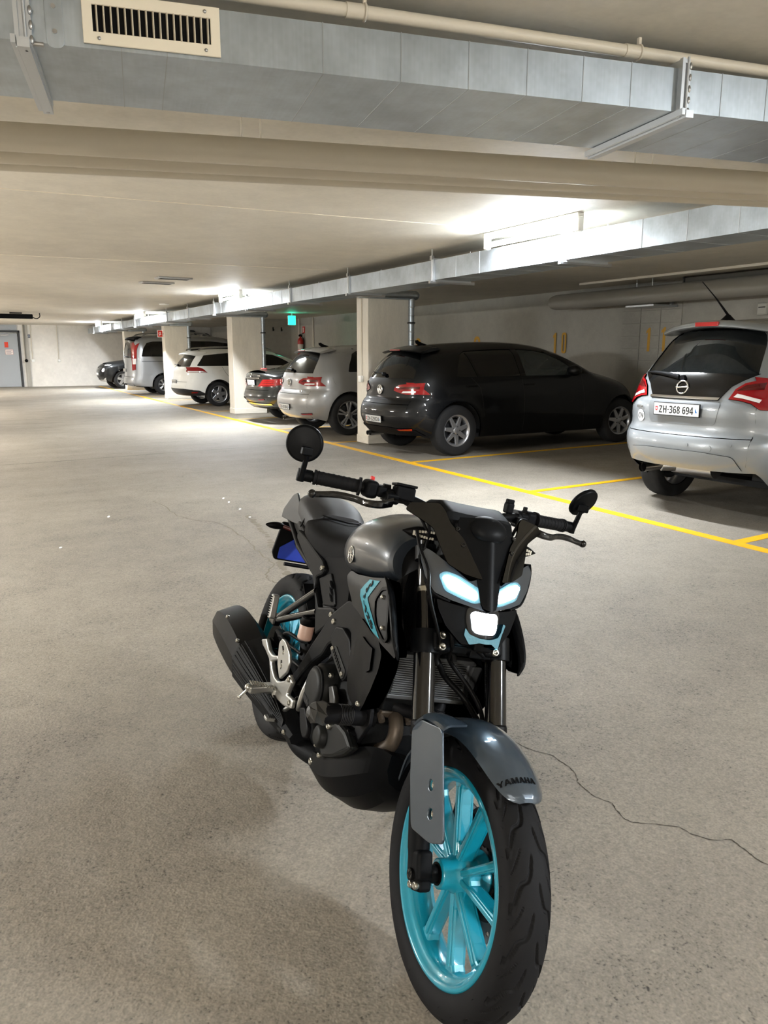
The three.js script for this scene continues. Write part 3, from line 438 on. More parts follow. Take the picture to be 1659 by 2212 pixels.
function plateTex(str, w = 512, h = 112, shields = true) { return canvasTex(w, h, (x) => { x.fillStyle = '#f4f4f2'; x.fillRect(0, 0, w, h); x.strokeStyle = '#222'; x.lineWidth = 3; x.strokeRect(2, 2, w - 4, h - 4); x.fillStyle = '#000'; x.font = 'bold ' + Math.round(h * .84) + 'px sans-serif'; x.textAlign = 'center'; x.textBaseline = 'middle'; x.fillText(str, w * .5, h * .54, w * .76);
  if (shields) { const sh = (cx, f) => { x.save(); x.translate(cx, h * .5); x.beginPath(); x.moveTo(-17, -26); x.lineTo(17, -26); x.lineTo(17, 6); x.quadraticCurveTo(15, 24, 0, 30); x.quadraticCurveTo(-15, 24, -17, 6); x.closePath(); x.clip(); f(); x.restore(); x.beginPath(); }; sh(w * .065, () => { x.fillStyle = '#d8202a'; x.fillRect(-20, -30, 40, 64); x.fillStyle = '#fff'; x.fillRect(-4, -16, 8, 28); x.fillRect(-13, -6, 26, 8); }); sh(w * .937, () => { x.fillStyle = '#fff'; x.fillRect(-20, -30, 40, 64); x.fillStyle = '#2a7ed0'; x.beginPath(); x.moveTo(-20, -30); x.lineTo(-20, 34); x.lineTo(20, 34); x.fill(); }); } }); }
function makeCar(s) {
  const t = thing(s.name ?? 'car', s.label, s.cat ?? 'car', [s.pos[0], 0, s.pos[1]], rad(s.a)), B = body(s), P = s.paint, st = s.step ?? .05;
  const trim = s.trim ?? M.plastic;
  const yb = s.sill ?? .22, yT = s.belt, N = 14;
  // seams
  const xS = y => B.rearX(y) + s.aR * .22, xN = y => B.noseX(y) - s.aF * .16, yR = x => B.topY(x) - (s.rr ?? .2) * .5;
  const seamR = (a, b, n = N) => Array.from({ length: n + 1 }, (_, i) => { const y = lerp(a, b, i / n); return [xS(y), y]; });
  const topEdge = (a, b, n = 40) => Array.from({ length: n + 1 }, (_, i) => { const x = lerp(a, b, i / n); return [x, yR(x)]; });
  const yRear = s.rearTop;                                             // where the tail face meets the roof
  // side: one panel per region, mirrored by sign
  const arch = c => { const o = []; for (let i = 0; i <= 18; i++) { const a = Math.PI - i / 18 * Math.PI * 1.0; const yy = s.R + s.arch * Math.sin(a); o.push([c + s.arch * Math.cos(a), Math.max(yb, yy)]); } return [[c - s.arch, yb], ...o, [c + s.arch, yb]]; };
  const xNoseTop = s.noseTop;                                           // x where bonnet edge meets the nose seam
  const lower = [...seamR(yT, s.bumpY ?? .26).map(p => p), [xS(s.bumpY ?? .26) + .05, (s.bumpY ?? .26)], ...arch(s.wheels[0]), ...arch(s.wheels[1])];
  const noseY0 = .26, noseY1 = yR(xNoseTop);
  for (let i = 0; i <= 8; i++) { const y = lerp(noseY0, noseY1, i / 8); lower.push([Math.min(xN(y), B.noseX(y) - .1), y]); }
  const bonnet = []; for (let i = 0; i <= 20; i++) { const x = lerp(xNoseTop - .02, s.cowl, i / 20); bonnet.push([x, Math.min(yR(x), Math.max(yT, yR(x)))]); } lower.push(...bonnet); lower.push([s.cowl, yT]);
  const dlo = s.dlo;                                                    // window outline: rear-bottom, rear-top ..., front-bottom
  const mk = (name, poly, m, off = 0, sk = .02, parent = t) => obj(name, [1, -1].map(sg => patch(poly, st, B.side(sg), off, sk, sg < 0)), m, parent);
  const bodySide = obj('body_side', patch(lower, st, B.side(1), 0, .02), P, t); obj('body_side', patch(lower, st, B.side(-1), 0, .02, true), P, t);
  // pillar and roof-rail frame around the glass: region between belt, tail seam, roof edge and windscreen, less the window
  
  const cp = [...seamR(yT, yRear, 10), ...topEdge(xS(yRear), dlo.top[0][0], 10).slice(1), ...dlo.rear];
  const roofRail = [...topEdge(dlo.top[0][0], dlo.top[dlo.top.length - 1][0], 24), ...dlo.top.slice().reverse()];
  const wsTop = dlo.top[dlo.top.length - 1];
  const aP = [wsTop, ...dlo.front, [s.cowl, yT], ...topEdge(s.cowl, wsTop[0], 16)];
  for (const sg of [1, -1]) { const f = sg < 0; obj('rear_pillar', patch(cp, st, B.side(sg), 0, .02, f), P, t); obj('roof_rail', patch(roofRail, st, B.side(sg), 0, .02, f), P, t); obj('front_pillar', patch(aP, st, B.side(sg), 0, .02, f), P, t);
    s.windows.forEach((w, i) => obj('side_window', patch(w, st, B.side(sg), -.006, .004, f), (i && s.frontGlass) || (s.glass ?? glassDark), t));
    for (const w of s.posts ?? []) obj('door_post', patch(w, st, B.side(sg), -.002, .01, f), M.blackGloss, t);
    for (const h of s.handles ?? []) { const w = B.W(h[0], h[1]); obj('door_handle', rbox(.17, .022, .03, h[0], h[1], sg * (w + .012), .01), s.handleMat ?? P, t); }
    for (const gp of s.gaps ?? []) { const pts = gp, L = []; for (let i = 0; i < pts.length; i++) { const a = pts[Math.max(0, i - 1)], b = pts[Math.min(pts.length - 1, i + 1)], dx = b[0] - a[0], dy = b[1] - a[1], l = Math.hypot(dx, dy); L.push([pts[i][0] - dy / l * .0035, pts[i][1] + dx / l * .0035]); } for (let i = pts.length - 1; i >= 0; i--) { const a = pts[Math.max(0, i - 1)], b = pts[Math.min(pts.length - 1, i + 1)], dx = b[0] - a[0], dy = b[1] - a[1], l = Math.hypot(dx, dy); L.push([pts[i][0] + dy / l * .0035, pts[i][1] - dx / l * .0035]); } obj('door_gap', patch(L, st, B.side(sg), .0012, 0, f), M.dark, t); }
    for (const q of s.sidePatches ?? []) obj(q.name, patch(q.poly, q.step ?? .03, B.side(sg), q.off ?? .004, q.skirt ?? .008, f), q.mat, t);
    if (s.mirror) { const [mx, my] = s.mirror, w = B.W(mx, my); obj('wing_mirror', [xf(new THREE.SphereGeometry(1, 20, 14), [mx, my + .06, sg * (w + .1)], [0, 0, 0], [.1, .075, .11]), rod([mx + .02, my - .01, sg * (w - .02)], [mx, my + .03, sg * (w + .06)], .03, .02, 8)], P, t); }
    if (s.rails) obj('roof_bar', tube(s.rails.map(p => [p[0], p[1], sg * p[2]]), .018, 30, 8), s.railMat ?? M.steel, t);
  }
  // roof, windscreen and bonnet in plan
  const plan = (a, b, n = 16) => { const o = [], p = []; for (let i = 0; i <= n; i++) { const x = lerp(a, b, i / n), w = B.W(x, yR(x)); o.push([x, w]); p.unshift([x, -w]); } return [...p, ...o]; };
  const x0 = xS(yRear), xR0 = B.rearX(yRear) + .03;
  obj('roof', patch(plan(xR0 + .1, wsTop[0] + (s.wsLead ?? .1)), st, B.top, 0, .02, true), s.roofMat ?? P, t);
  obj('windscreen', patch(plan(wsTop[0] + (s.wsLead ?? .1), s.cowl + .02), st, B.top, -.002, .02, true), glassDark, t);
  obj('bonnet', patch(plan(s.cowl + .02, xNoseTop), st, B.top, 0, .02, true), P, t);
  { const zN = y => B.W(Math.min(xN(y), B.noseX(y) - .1), y), o = [], p = []; for (let i = 0; i <= 10; i++) { const y = lerp(noseY0, B.topY(xNoseTop) - .03, i / 10); o.push([zN(Math.min(y, noseY1)), y]); p.unshift([-zN(Math.min(y, noseY1)), y]); } obj('front_bumper', patch([...o, ...p], st, B.front, 0, .02, true), P, t); for (const q of s.frontPatches ?? []) obj(q.name, (q.both ? [1, -1] : [1]).map(sg => patch(q.poly.map(p => [p[0] * sg, p[1]]), .03, B.front, q.off ?? .006, .01, true)), q.mat, t); }
  // tail face
  const zS = y => B.W(xS(y), y); const tail = (a, b, n = 12) => { const o = [], p = []; for (let i = 0; i <= n; i++) { const y = lerp(a, b, i / n), z = zS(y); o.push([z, y]); p.unshift([-z, y]); } return [...o, ...p]; };
  const bumperTop = s.bumperTop, by0 = s.bumpY ?? .26;
  obj('rear_bumper', patch(tail(by0, bumperTop), st, B.rear, 0, .02), s.bumperMat ?? P, t);
  obj('tailgate', patch(tail(bumperTop + .006, s.glassBottom), st, B.rear, 0, .02), P, t);
  const gz = y => lerp(s.rearGlassZ[0], s.rearGlassZ[1], (y - s.glassBottom) / (yRear - s.glassBottom));
  { const o = [], q = []; for (let i = 0; i <= 8; i++) { const y = lerp(s.glassBottom, yRear, i / 8), z = Math.min(gz(y), zS(y) - .004); o.push([z, y]); q.unshift([-z, y]); }
    obj('rear_window', patch([...o, ...q], st, B.rear, -.004, .004), s.rearGlass ?? glassDark, t);
    for (const sg of [1, -1]) { const e = []; for (let i = 0; i <= 8; i++) { const y = lerp(s.glassBottom, yRear, i / 8); e.push([sg * zS(y), y]); } for (let i = 8; i >= 0; i--) { const y = lerp(s.glassBottom, yRear, i / 8); e.push([sg * Math.min(gz(y), zS(y) - .004), y]); } obj('tail_pillar', patch(e, st, B.rear, 0, .02, false), P, t); } }
  for (const q of s.rearPatches ?? []) { if (q.both) for (const sg of [1, -1]) obj(q.name, patch(q.poly.map(p => [p[0] * sg, p[1]]), q.step ?? .03, B.rear, q.off ?? .005, q.skirt ?? .012), q.mat, t); else obj(q.name, patch(q.poly, q.step ?? .03, B.rear, q.off ?? .005, q.skirt ?? .012), q.mat, t); }
  // inside: floor pan, dark liners, seats
  const L = B.noseX(.5), hw = pw(s.half)(.5);
  obj('underbody', [box(L - 1.5, .05, hw * 1.7, L / 2, .24, 0), ...s.wheels.flatMap(c => [1, -1].map(q => new THREE.CylinderGeometry(s.arch + .012, s.arch + .012, .3, 28, 1, true, Math.PI / 2, Math.PI).rotateX(Math.PI / 2).rotateZ(0).translate(c, s.R, q * (hw * .96 - .15)))), box(s.wheels[1] - s.wheels[0] - 2 * s.arch - .1, .45, hw * 1.55, (s.wheels[0] + s.wheels[1]) / 2, .48, 0), box(.3, .3, hw * 1.1, B.rearX(.5) + .42, .56, 0), rod([s.wheels[0], s.R, -hw * .8], [s.wheels[0], s.R, hw * .8], .04)], interiorMat, t);
  if (s.seats) for (const [sx, szz, k] of s.seats) { const st1 = obj('car_seat', [rbox(.5, .14, .44, sx, s.belt - .42, szz, .06), rbox(.13, .62, .44, sx - .24, s.belt - .1, szz, .05, [0, 0, .2]), rbox(.09, .18, .26, sx - .32, s.belt + .28, szz, .04, [0, 0, .15])], interiorMat, t); }
  if (s.steering) obj('steering_wheel', new THREE.TorusGeometry(.18, .016, 8, 24).rotateY(Math.PI / 2).rotateZ(.4).translate(...s.steering), M.plastic, t);
  if (s.dash) obj('dashboard', rbox(.4, .22, hw * 1.6, s.dash, s.belt - .06, 0, .06), interiorMat, t);
  for (const [i, c] of s.wheels.entries()) for (const sg of [1, -1]) wheel(t, c, s.R, sg * (s.track - .1), sg, s, i && s.steer ? s.steer : 0);
  if (s.extra) s.extra(t, B, P);
  if (s.plate) { const [z, y, tilt, w, h, tx] = s.plate; const x = B.R(z, y); const p = obj('licence_plate', rbox(.012, h, w, 0, 0, 0, .004).rotateZ(tilt).translate(x - .012, y, z), M.black, t); obj('plate_face', new THREE.PlaneGeometry(w - .008, h - .008).rotateY(-Math.PI / 2).rotateZ(tilt).translate(x - .0185, y, z), mat(0xd4d4d2, .5, 0, { map: tx }), p); }
  return t;
}
const squash = (pts, sx, sz) => pts.map(p => [p[0] * sx, p[1] * sz]);
// shared hatchback shape
const hatch = (o) => ({
  rear: [[.2, .24], [.3, .1], [.4, .03], [.5, 0], [.6, .01], [.68, .05], [.72, .09], [.78, .10], [.9, .11], [.98, .14], [1.1, .21], [1.25, .32], [1.34, .40], [1.38, .44]],
  top: [[.3, 1.345], [.6, 1.385], [1.1, 1.425], [1.7, 1.447], [2.2, 1.435], [2.65, 1.365], [3.0, 1.235], [3.28, 1.10], [3.5, 1.045], [3.8, .985], [4.1, .91], [4.28, .80], [4.36, .66]],
  nose: [[.2, 4.2], [.35, 4.34], [.5, 4.38], [.65, 4.37], [.75, 4.32], [.9, 4.2], [1.0, 4.0], [1.2, 3.7]],
  half: [[.2, .70], [.35, .735], [.55, .752], [.75, .75], [.9, .735], [1.0, .715], [1.15, .655], [1.3, .59], [1.45, .53]],
  aR: .55, aF: 1.0, rr: .2, wheels: [.80, 3.77], R: .325, rim: .2, arch: .375, track: .745, belt: 1.0, sill: .235, bumpY: .27, noseTop: 4.12, cowl: 3.3, rearTop: 1.325,
  dlo: { rear: [[1.03, 1.325], [.93, 1.28], [.84, 1.12], [.80, 1.01], [.82, 1.0]], top: [[1.03, 1.325], [1.3, 1.34], [1.62, 1.352], [1.9, 1.35], [2.2, 1.335], [2.4, 1.30]], front: [[2.4, 1.30], [2.62, 1.2], [2.83, 1.08], [2.86, 1.0]] }, dloBox: [.8, 2.86],
  windows: [[[.82, 1.0], [.80, 1.01], [.84, 1.12], [.93, 1.28], [1.03, 1.325], [1.3, 1.34], [1.62, 1.352], [1.80, 1.351], [1.86, 1.0]], [[1.93, 1.0], [1.88, 1.35], [2.2, 1.335], [2.4, 1.30], [2.62, 1.2], [2.83, 1.08], [2.86, 1.0]]],
  posts: [[[1.85, 1.0], [1.80, 1.352], [1.89, 1.352], [1.94, 1.0]], [[1.13, 1.0], [1.02, 1.3], [1.05, 1.31], [1.165, 1.0]]],
  handles: [[1.02, .885], [1.98, .888]], bumperTop: .66, glassBottom: .985, rearGlassZ: [.60, .47],
  gaps: [[[1.86, .99], [1.9, .7], [1.9, .27]], [[1.02, .99], [1.16, .86], [1.2, .66], [1.22, .5]], [[2.95, 1.0], [3.0, .7], [3.02, .27]]], mirror: [2.72, 1.0], dash: 3.0, steering: [2.6, 1.02, -.33],
  seats: [[1.35, .33], [1.35, -.33], [2.3, .33], [2.3, -.33]], wsLead: .12, ...o });
function hatchExtra(o) { return (t, B, P) => {
  // spoiler over the tail window
  obj('roof_spoiler', loft([.93, .6, 0, -.6, -.93].map((k, i) => { const z = k * .50, x0 = .325 + .09 * Math.abs(k) ** 2, dy = -.035 * k * k; return [[x0, 1.335 + dy, z], [x0 + .06, 1.352 + dy, z], [.62, 1.40 + dy * 1.3, z], [.72, 1.385 + dy * 1.3, z], [.5, 1.33 + dy, z], [x0 + .05, 1.318 + dy, z]]; }), { sub: 4, around: 3 }), P, t);
  obj('brake_light', rbox(.012, .018, .24, .318, 1.335, 0, .004), lampRed, t);
  obj('wiper', [rod([.165, 1.035, .02], [.20, 1.05, -.34], .009, .006, 8), lathe([[0, -.02], [.025, -.02], [.025, .02], [0, .02]], 'x', 12, [.14, 1.03, .02])], M.plastic, t);
  obj('roof_antenna', loft([[.72, .0], [.66, .5], [.64, 1]].map(([x, k]) => [[x - .04 + k * .03, 1.395 + k * .065, 0], [x + .04, 1.395 + k * .065, .018 * (1 - k * .8)], [x + .12 - k * .1, 1.40 + k * .065, 0], [x + .04, 1.395 + k * .065, -.018 * (1 - k * .8)]]), { sub: 4, around: 3 }), M.plastic, t);
  const bx = B.R(0, .835) - .012; const ring = new THREE.TorusGeometry(.056, .008, 10, 32).rotateY(Math.PI / 2).translate(bx, .835, 0); const vw = [];
  const bar = (z0, y0, z1, y1) => vw.push(rod([bx, .835 + y0, z0], [bx, .835 + y1, z1], .0055, .0055, 8)); bar(.024, .05, 0, -.002); bar(-.024, .05, 0, -.002); bar(.05, .018, .022, -.045); bar(.022, -.045, 0, .006); bar(0, .006, -.022, -.045); bar(-.022, -.045, -.05, .018);
  const em = obj('tail_emblem', [ring, ...vw, rod([bx + .002, .835, 0], [bx + .014, .835, 0], .05, .05, 24)], M.chrome, t);
  obj('exhaust_tip', [-.42, -.34].map(z => rod([.14, .235, z], [.34, .24, z], .03, .03, 16, true)), M.steel, t);
  if (o.badge) obj('tail_badge', [rbox(.006, .03, .05, B.R(.42, .69) - .004, .71, .38, .002), rbox(.006, .03, .04, B.R(.46, .69) - .004, .71, .44, .002)], M.chrome, t);
}; }
const hatchLamps = [
  { name: 'tail_lamp', both: true, mat: lampRed, poly: [[.30, .83], [.31, .865], [.40, .905], [.66, .93], [.665, .79], [.50, .785], [.42, .80]], off: .010, step: .02 },
  { name: 'tail_lamp_strip', both: true, mat: lampWhite, poly: [[.43, .803], [.60, .808], [.6, .83], [.45, .825]], off: .0125, skirt: .003, step: .02 },
  { name: 'tail_lamp_bar', both: true, mat: lampDark, poly: [[.36, .845], [.63, .855], [.63, .885], [.42, .88]], off: .0118, skirt: .003, step: .02 }];
const hatchSide = [{ name: 'tail_lamp_wing', mat: lampRed, poly: [[.195, .79], [.195, .932], [.25, .93], [.32, .865], [.40, .786]], off: .010, step: .02 }];
const bumperDark = (m = M.plastic) => [{ name: 'bumper_skirt', mat: m, poly: [[-.66, .275], [.66, .275], [.62, .35], [.3, .37], [-.3, .37], [-.62, .35]], off: .006, step: .04 }, { name: 'reflector', both: true, mat: lampRed, poly: [[.40, .355], [.60, .37], [.59, .345], [.43, .338]], off: .012, step: .03 }];
{ const P = paint(0x050608, 0, .5);
  makeCar(hatch({ label: 'black five-door hatchback parked beside the nearest pillar', pos: [4.62, -8.93], a: 3, paint: P, steer: -.12, spokes: 7, sw0: .035, sw1: .022, rearPatches: [...hatchLamps, ...bumperDark()], sidePatches: hatchSide,
    plate: [0, .465, .05, .40, .095, plateTex('ZH·329024')], extra: hatchExtra({}), rearGlass: glassDark, glass: glassDark, frontGlass: mat(0x8e9896, .03, 0, { transmission: .85, thickness: 0, ior: 1.5 }) })); }
{ const P = paint(0x959492, .35, .38);
  makeCar(hatch({ label: 'silver hatchback parked behind the nearest pillar', pos: [4.50, -11.85], a: 3, paint: P, spokes: 5, twin: .17, sw1: .017, rim: .22, rimMat: mat(0xb0b1b4, .3, .7), rearPatches: [...hatchLamps, ...bumperDark(P).slice(1)], sidePatches: [...hatchSide, { name: 'fuel_flap', mat: P, poly: roundPoly([[.55, .80], [.86, .80], [.80, .94], [.50, .94]], .05), off: .002, skirt: .004 }],
    plate: [0, .45, .05, .40, .095, plateTex('ZH·810845')], extra: hatchExtra({ badge: true }), handleMat: M.chrome })); }
{ // silver people carrier, seen from behind
  const P = paint(0x84888b, .3, .36);
  const band = [[-.31, .962], [.31, .962], [.37, 1.05], [.44, 1.10], [.51, 1.145], [-.51, 1.145], [-.44, 1.10], [-.37, 1.05]];
  makeCar({ label: 'silver people carrier with black tail window parked at right', pos: [4.87, -4.28], a: 4, paint: P, step: .045,
    rear: [[.2, .3], [.36, .08], [.44, .03], [.52, .005], [.60, 0], [.67, .025], [.70, .055], [.75, .062], [.82, .055], [.9, .06], [.96, .085], [1.05, .105], [1.13, .135], [1.2, .18], [1.32, .27], [1.44, .36], [1.5, .42], [1.55, .5]],
    top: [[.36, 1.515], [.6, 1.55], [1.1, 1.585], [1.7, 1.595], [2.3, 1.57], [2.8, 1.46], [3.2, 1.24], [3.45, 1.08], [3.8, 1.0], [4.1, .9], [4.25, .75], [4.3, .6]],
    nose: [[.2, 4.15], [.4, 4.28], [.6, 4.3], [.8, 4.2], [1, 3.95], [1.2, 3.7]],
    half: [[.2, .66], [.36, .70], [.5, .745], [.65, .762], [.85, .76], [.98, .735], [1.1, .70], [1.25, .65], [1.4, .595], [1.5, .555], [1.6, .5]],
    aR: .62, aF: 1.0, rr: .17, n: 2.5, wheels: [.84, 3.45], R: .32, rim: .21, arch: .375, track: .75, belt: 1.06, sill: .25, bumpY: .41, noseTop: 4.05, cowl: 3.4, rearTop: 1.475,
    dlo: { rear: [[1.0, 1.46], [.85, 1.40], [.72, 1.22], [.70, 1.08], [.72, 1.06]], top: [[1.0, 1.46], [1.5, 1.49], [2.0, 1.485], [2.5, 1.42]], front: [[2.5, 1.42], [2.75, 1.3], [3.0, 1.15], [3.02, 1.06]] }, dloBox: [.7, 3],
    windows: [[[.72, 1.06], [.70, 1.08], [.72, 1.22], [.85, 1.40], [1.0, 1.46], [1.5, 1.49], [2.0, 1.485], [2.05, 1.06]], [[2.12, 1.06], [2.05, 1.485], [2.5, 1.42], [2.75, 1.3], [3.0, 1.15], [3.02, 1.06]]], posts: [[[2.02, 1.06], [2.0, 1.487], [2.08, 1.485], [2.14, 1.06]]],
    bumperTop: .665, glassBottom: 1.14, rearGlassZ: [.53, .455], glass: glassDark, rearGlass: mat(0x1b2022, .03, 0, { transmission: .6, thickness: 0, ior: 1.5, clearcoat: 1, clearcoatRoughness: .02 }),
    rearPatches: [{ name: 'tail_band', mat: M.blackGloss, poly: band, off: .006, step: .03 },
      { name: 'chrome_strip', mat: M.chrome, poly: [[-.315, .943], [.30, .943], [.31, .965], [-.32, .965]], off: .016, skirt: .02, step: .03 },
      { name: 'plate_recess', mat: paint(0x74787b, .3, .4), poly: roundPoly([[-.30, .75], [.30, .75], [.33, .935], [-.32, .935]], .04), off: .003, skirt: .006, step: .03 },
      { name: 'tail_lamp', both: true, mat: lampRed, poly: [[.37, .955], [.40, 1.03], [.45, 1.075], [.53, 1.10], [.64, 1.12], [.66, .88], [.575, .885], [.52, .925], [.45, .945]], off: .014, step: .02 },
      { name: 'tail_lamp_strip', both: true, mat: lampWhite, poly: [[.40, .972], [.46, .962], [.56, .93], [.565, .955], [.47, .985], [.42, .998]], off: .018, skirt: .004, step: .02 },
      { name: 'tail_lamp_bar', both: true, mat: lampDark, poly: [[.41, 1.02], [.56, 1.03], [.56, 1.08], [.46, 1.06]], off: .017, skirt: .004, step: .02 },
      { name: 'bumper_lip', mat: P, poly: roundPoly([[-.52, .42], [.52, .42], [.47, .535], [.25, .555], [-.25, .555], [-.47, .535]], .03), off: .012, skirt: .014, step: .03 },
      { name: 'tow_cap', mat: P, poly: circlePts(.30, .585, .026, 20), off: .003, skirt: .006, step: .03 }, { name: 'parking_sensor', mat: P, poly: circlePts(.13, .60, .011, 14), off: .004, skirt: .006, step: .03 }, { name: 'parking_sensor', mat: P, poly: circlePts(.45, .62, .011, 14), off: .004, skirt: .006, step: .03 },
      { name: 'country_sticker', mat: mat(0xd8d8d6, .5), poly: circlePts(-.415, .79, .05, 24).map(p => [-.415 + (p[0] + .415) * .95, p[1]]), off: .004, skirt: .004, step: .03 }],
    sidePatches: [{ name: 'tail_lamp_wing', mat: lampRed, poly: [[.21, .885], [.25, 1.12], [.36, 1.10], [.42, 1.0], [.32, .9]], off: .013, step: .02 }],
    plate: [-.02, .862, .02, .43, .104, plateTex('ZH·368 694', 640, 150)], seats: [[1.5, .33], [1.5, -.33], [2.4, .33], [2.4, -.33]], dash: 3.1, mirror: [2.85, 1.06], spokes: 5, sw0: .04, sw1: .03,
    extra: (t, B, P) => {
      obj('roof_spoiler', loft([.98, .7, .35, 0, -.35, -.7, -.98].map(k => { const z = k * .50, c = k * k; const x0 = .31 + .12 * c * Math.abs(k), y = 1.505 - .055 * c; return [[x0, y, z], [x0 + .02, y + .034, z], [.62, y + .045, z], [.8, y + .03, z], [.6, y - .01, z], [x0 + .05, y - .012, z]]; }), { sub: 5, around: 3 }), P, t);
      obj('brake_light', rbox(.02, .034, .21, .312, 1.521, -.0, .006), mat(0xc01018, .15, 0, { clearcoat: 1 }), t);
      const q = obj('roof_antenna', loft([[0, .05], [.5, .03], [1, .012]].map(([k, r]) => circlePts(0, 0, 1, 8).map(([a, b]) => [.66 + a * r * 1.7, 1.555 + k * .05, -.06 + b * r])), { sub: 3, around: 2 }), M.plastic, t); obj('antenna_mast', [rod([.66, 1.60, -.06], [.56, 1.73, -.11], .010, .006, 8), rod([.56, 1.73, -.11], [.44, 1.86, -.165], .005, .003, 8)], M.plastic, q);
      const W = obj('wiper', [loft([[-.06, 1.115, .020], [-.2, 1.135, .016], [-.34, 1.145, .012], [-.44, 1.142, .006]].map(([z, y, r]) => { const x = B.R(z, y) - .022; return [[x - .01, y - r, z], [x - .02, y, z], [x - .01, y + r, z], [x + .01, y, z]]; }), { sub: 4, around: 3 }), rod([B.R(-.03, 1.11) - .03, 1.105, -.03], [B.R(-.03, 1.11) + .02, 1.105, -.03], .022, .026, 14)], M.plastic, t);
      const ex = B.R(0, 1.04) - .012; obj('tail_emblem', [new THREE.TorusGeometry(.05, .0075, 10, 32).rotateY(Math.PI / 2).rotateZ(-.15).translate(ex, 1.035, -.015), plate([[-.066, .002], [-.01, .004], [.045, .010], [.066, -.001], [.012, -.004], [-.045, -.010]], .008, .002).rotateY(-Math.PI / 2).rotateZ(-.15).translate(ex - .002, 1.035, -.015)], M.chrome, t);
      const fit = (g, z, y) => { const e = .02, a = (B.R(z + e, y) - B.R(z - e, y)) / (2 * e); return g.rotateY(-Math.PI / 2 + Math.atan(a)).translate(B.R(z, y) - .008, y, z); };
      obj('country_letters', fit(text('CH', .042, .002, fontR), -.415, .79), M.black, t);
      obj('model_lettering', fit(text('MERIVA', .020, .002), -.43, .865), M.chrome, t);
      obj('exhaust_pipe', [lathe([[.034, .05], [.038, 0], [.038, .28], [.03, .28], [.032, .02]], 'x', 24, [.07, .362, -.33]).rotateX(0), rod([.31, .362, -.33], [.5, .36, -.2], .05, .05, 16)], M.chrome, t); obj('exhaust_silencer', rod([.45, .37, -.3], [.45, .37, .1], .08, .08, 18), M.steel, t);
    } });
}
{ // white estate
  const P = paint(0xe4e4e0, 0, .4), dk = mat(0x1c1c1e, .5);
  const y0 = 0;
  makeCar(hatch({ label: 'white estate car with roof bars between two pillars', pos: [4.52, -19.55], a: 3, paint: P, belt: .985,
    rear: [[.2, .30], [.3, .10], [.4, .01], [.5, 0], [.62, .04], [.75, .07], [.88, .09], [.97, .14], [1.1, .22], [1.22, .32], [1.28, .36], [1.33, .42]],
    top: [[.25, 1.295], [.6, 1.36], [1.2, 1.40], [2.0, 1.40], [2.4, 1.36], [2.7, 1.29], [3.0, 1.18], [3.28, 1.05], [3.5, 1.0], [3.8, .93], [4.1, .86], [4.28, .75], [4.36, .62]],
    rr: .16, R: .30, rim: .205, arch: .36, wheels: [.9, 3.75], rearTop: 1.26, glassBottom: .965, rearGlassZ: [.60, .5], bumperTop: .6, cowl: 3.3,
    dlo: { rear: [[.95, 1.275], [.60, 1.24], [.40, 1.0], [.42, .985]], top: [[.95, 1.275], [1.3, 1.30], [1.9, 1.30], [2.4, 1.25]], front: [[2.4, 1.25], [2.62, 1.16], [2.83, 1.05], [2.86, .985]] },
    windows: [[[.42, .985], [.40, 1.0], [.60, 1.24], [.95, 1.275], [1.3, 1.3], [1.84, 1.3], [1.88, .985]], [[1.93, .985], [1.89, 1.3], [2.4, 1.25], [2.62, 1.16], [2.83, 1.05], [2.86, .985]]], posts: [[[1.2, .985], [1.14, 1.29], [1.2, 1.293], [1.26, .985]], [[1.86, .985], [1.82, 1.3], [1.9, 1.3], [1.95, .985]]],
    rails: [[.5, 1.36, .50], [.6, 1.40, .505], [1.2, 1.44, .51], [2.2, 1.43, .51], [2.4, 1.38, .5]], spokes: 5, sw0: .05, sw1: .04, phase: .1,
    rearPatches: [{ name: 'bumper_skirt', mat: dk, poly: [[-.69, .275], [.69, .275], [.68, .42], [.5, .44], [-.5, .44], [-.68, .42]], off: .008, step: .04 }, { name: 'tail_lamp', both: true, mat: lampRed, poly: [[.50, .86], [.52, .92], [.62, .955], [.66, .955], [.66, .83], [.55, .83]], off: .01, step: .02 }],
    sidePatches: [{ name: 'tail_lamp_wing', mat: lampRed, poly: [[.19, .83], [.19, .955], [.42, .955], [.52, .92], [.62, .825]], off: .01, step: .02 }, { name: 'tail_lamp_strip', mat: lampWhite, poly: [[.2, .835], [.2, .865], [.5, .862], [.6, .832]], off: .013, skirt: .003, step: .02 }, { name: 'bumper_skirt', mat: dk, poly: [[.19, .28], [.15, .42], [.4, .40], [.545, .33], [.545, .28]], off: .008, step: .03 }, { name: 'reflector', mat: lampRed, poly: [[.24, .34], [.24, .37], [.38, .365], [.36, .34]], off: .013, step: .02 }, { name: 'fuel_flap', mat: P, poly: circlePts(.83, .85, .09, 24), off: .003, skirt: .006 }],
    sidestep: 1, gaps: [[[1.0, .97], [1.1, .8], [1.28, .6]], [[1.9, .97], [1.93, .7], [1.93, .27]]], mirror: null, seats: null, steering: null, plate: [-.05, .60, .05, .4, .095, plateTex('ZH·571 208')],
    extra: (t, B, P) => { obj('roof_spoiler', loft([.95, .5, 0, -.5, -.95].map(k => { const z = k * .55, c = k * k, x0 = .22 + .1 * c, y = 1.275 - .03 * c; return [[x0, y, z], [x0 + .04, y + .025, z], [.6, y + .085, z], [.7, y + .06, z], [x0 + .12, y - .02, z]]; }), { sub: 4, around: 3 }), P, t); obj('wiper', [rod([.12, 1.0, 0], [.14, 1.02, -.35], .012, .008, 8), rod([.11, 1.0, 0], [.15, 1.0, 0], .025, .025, 12)], M.plastic, t); } }));
}
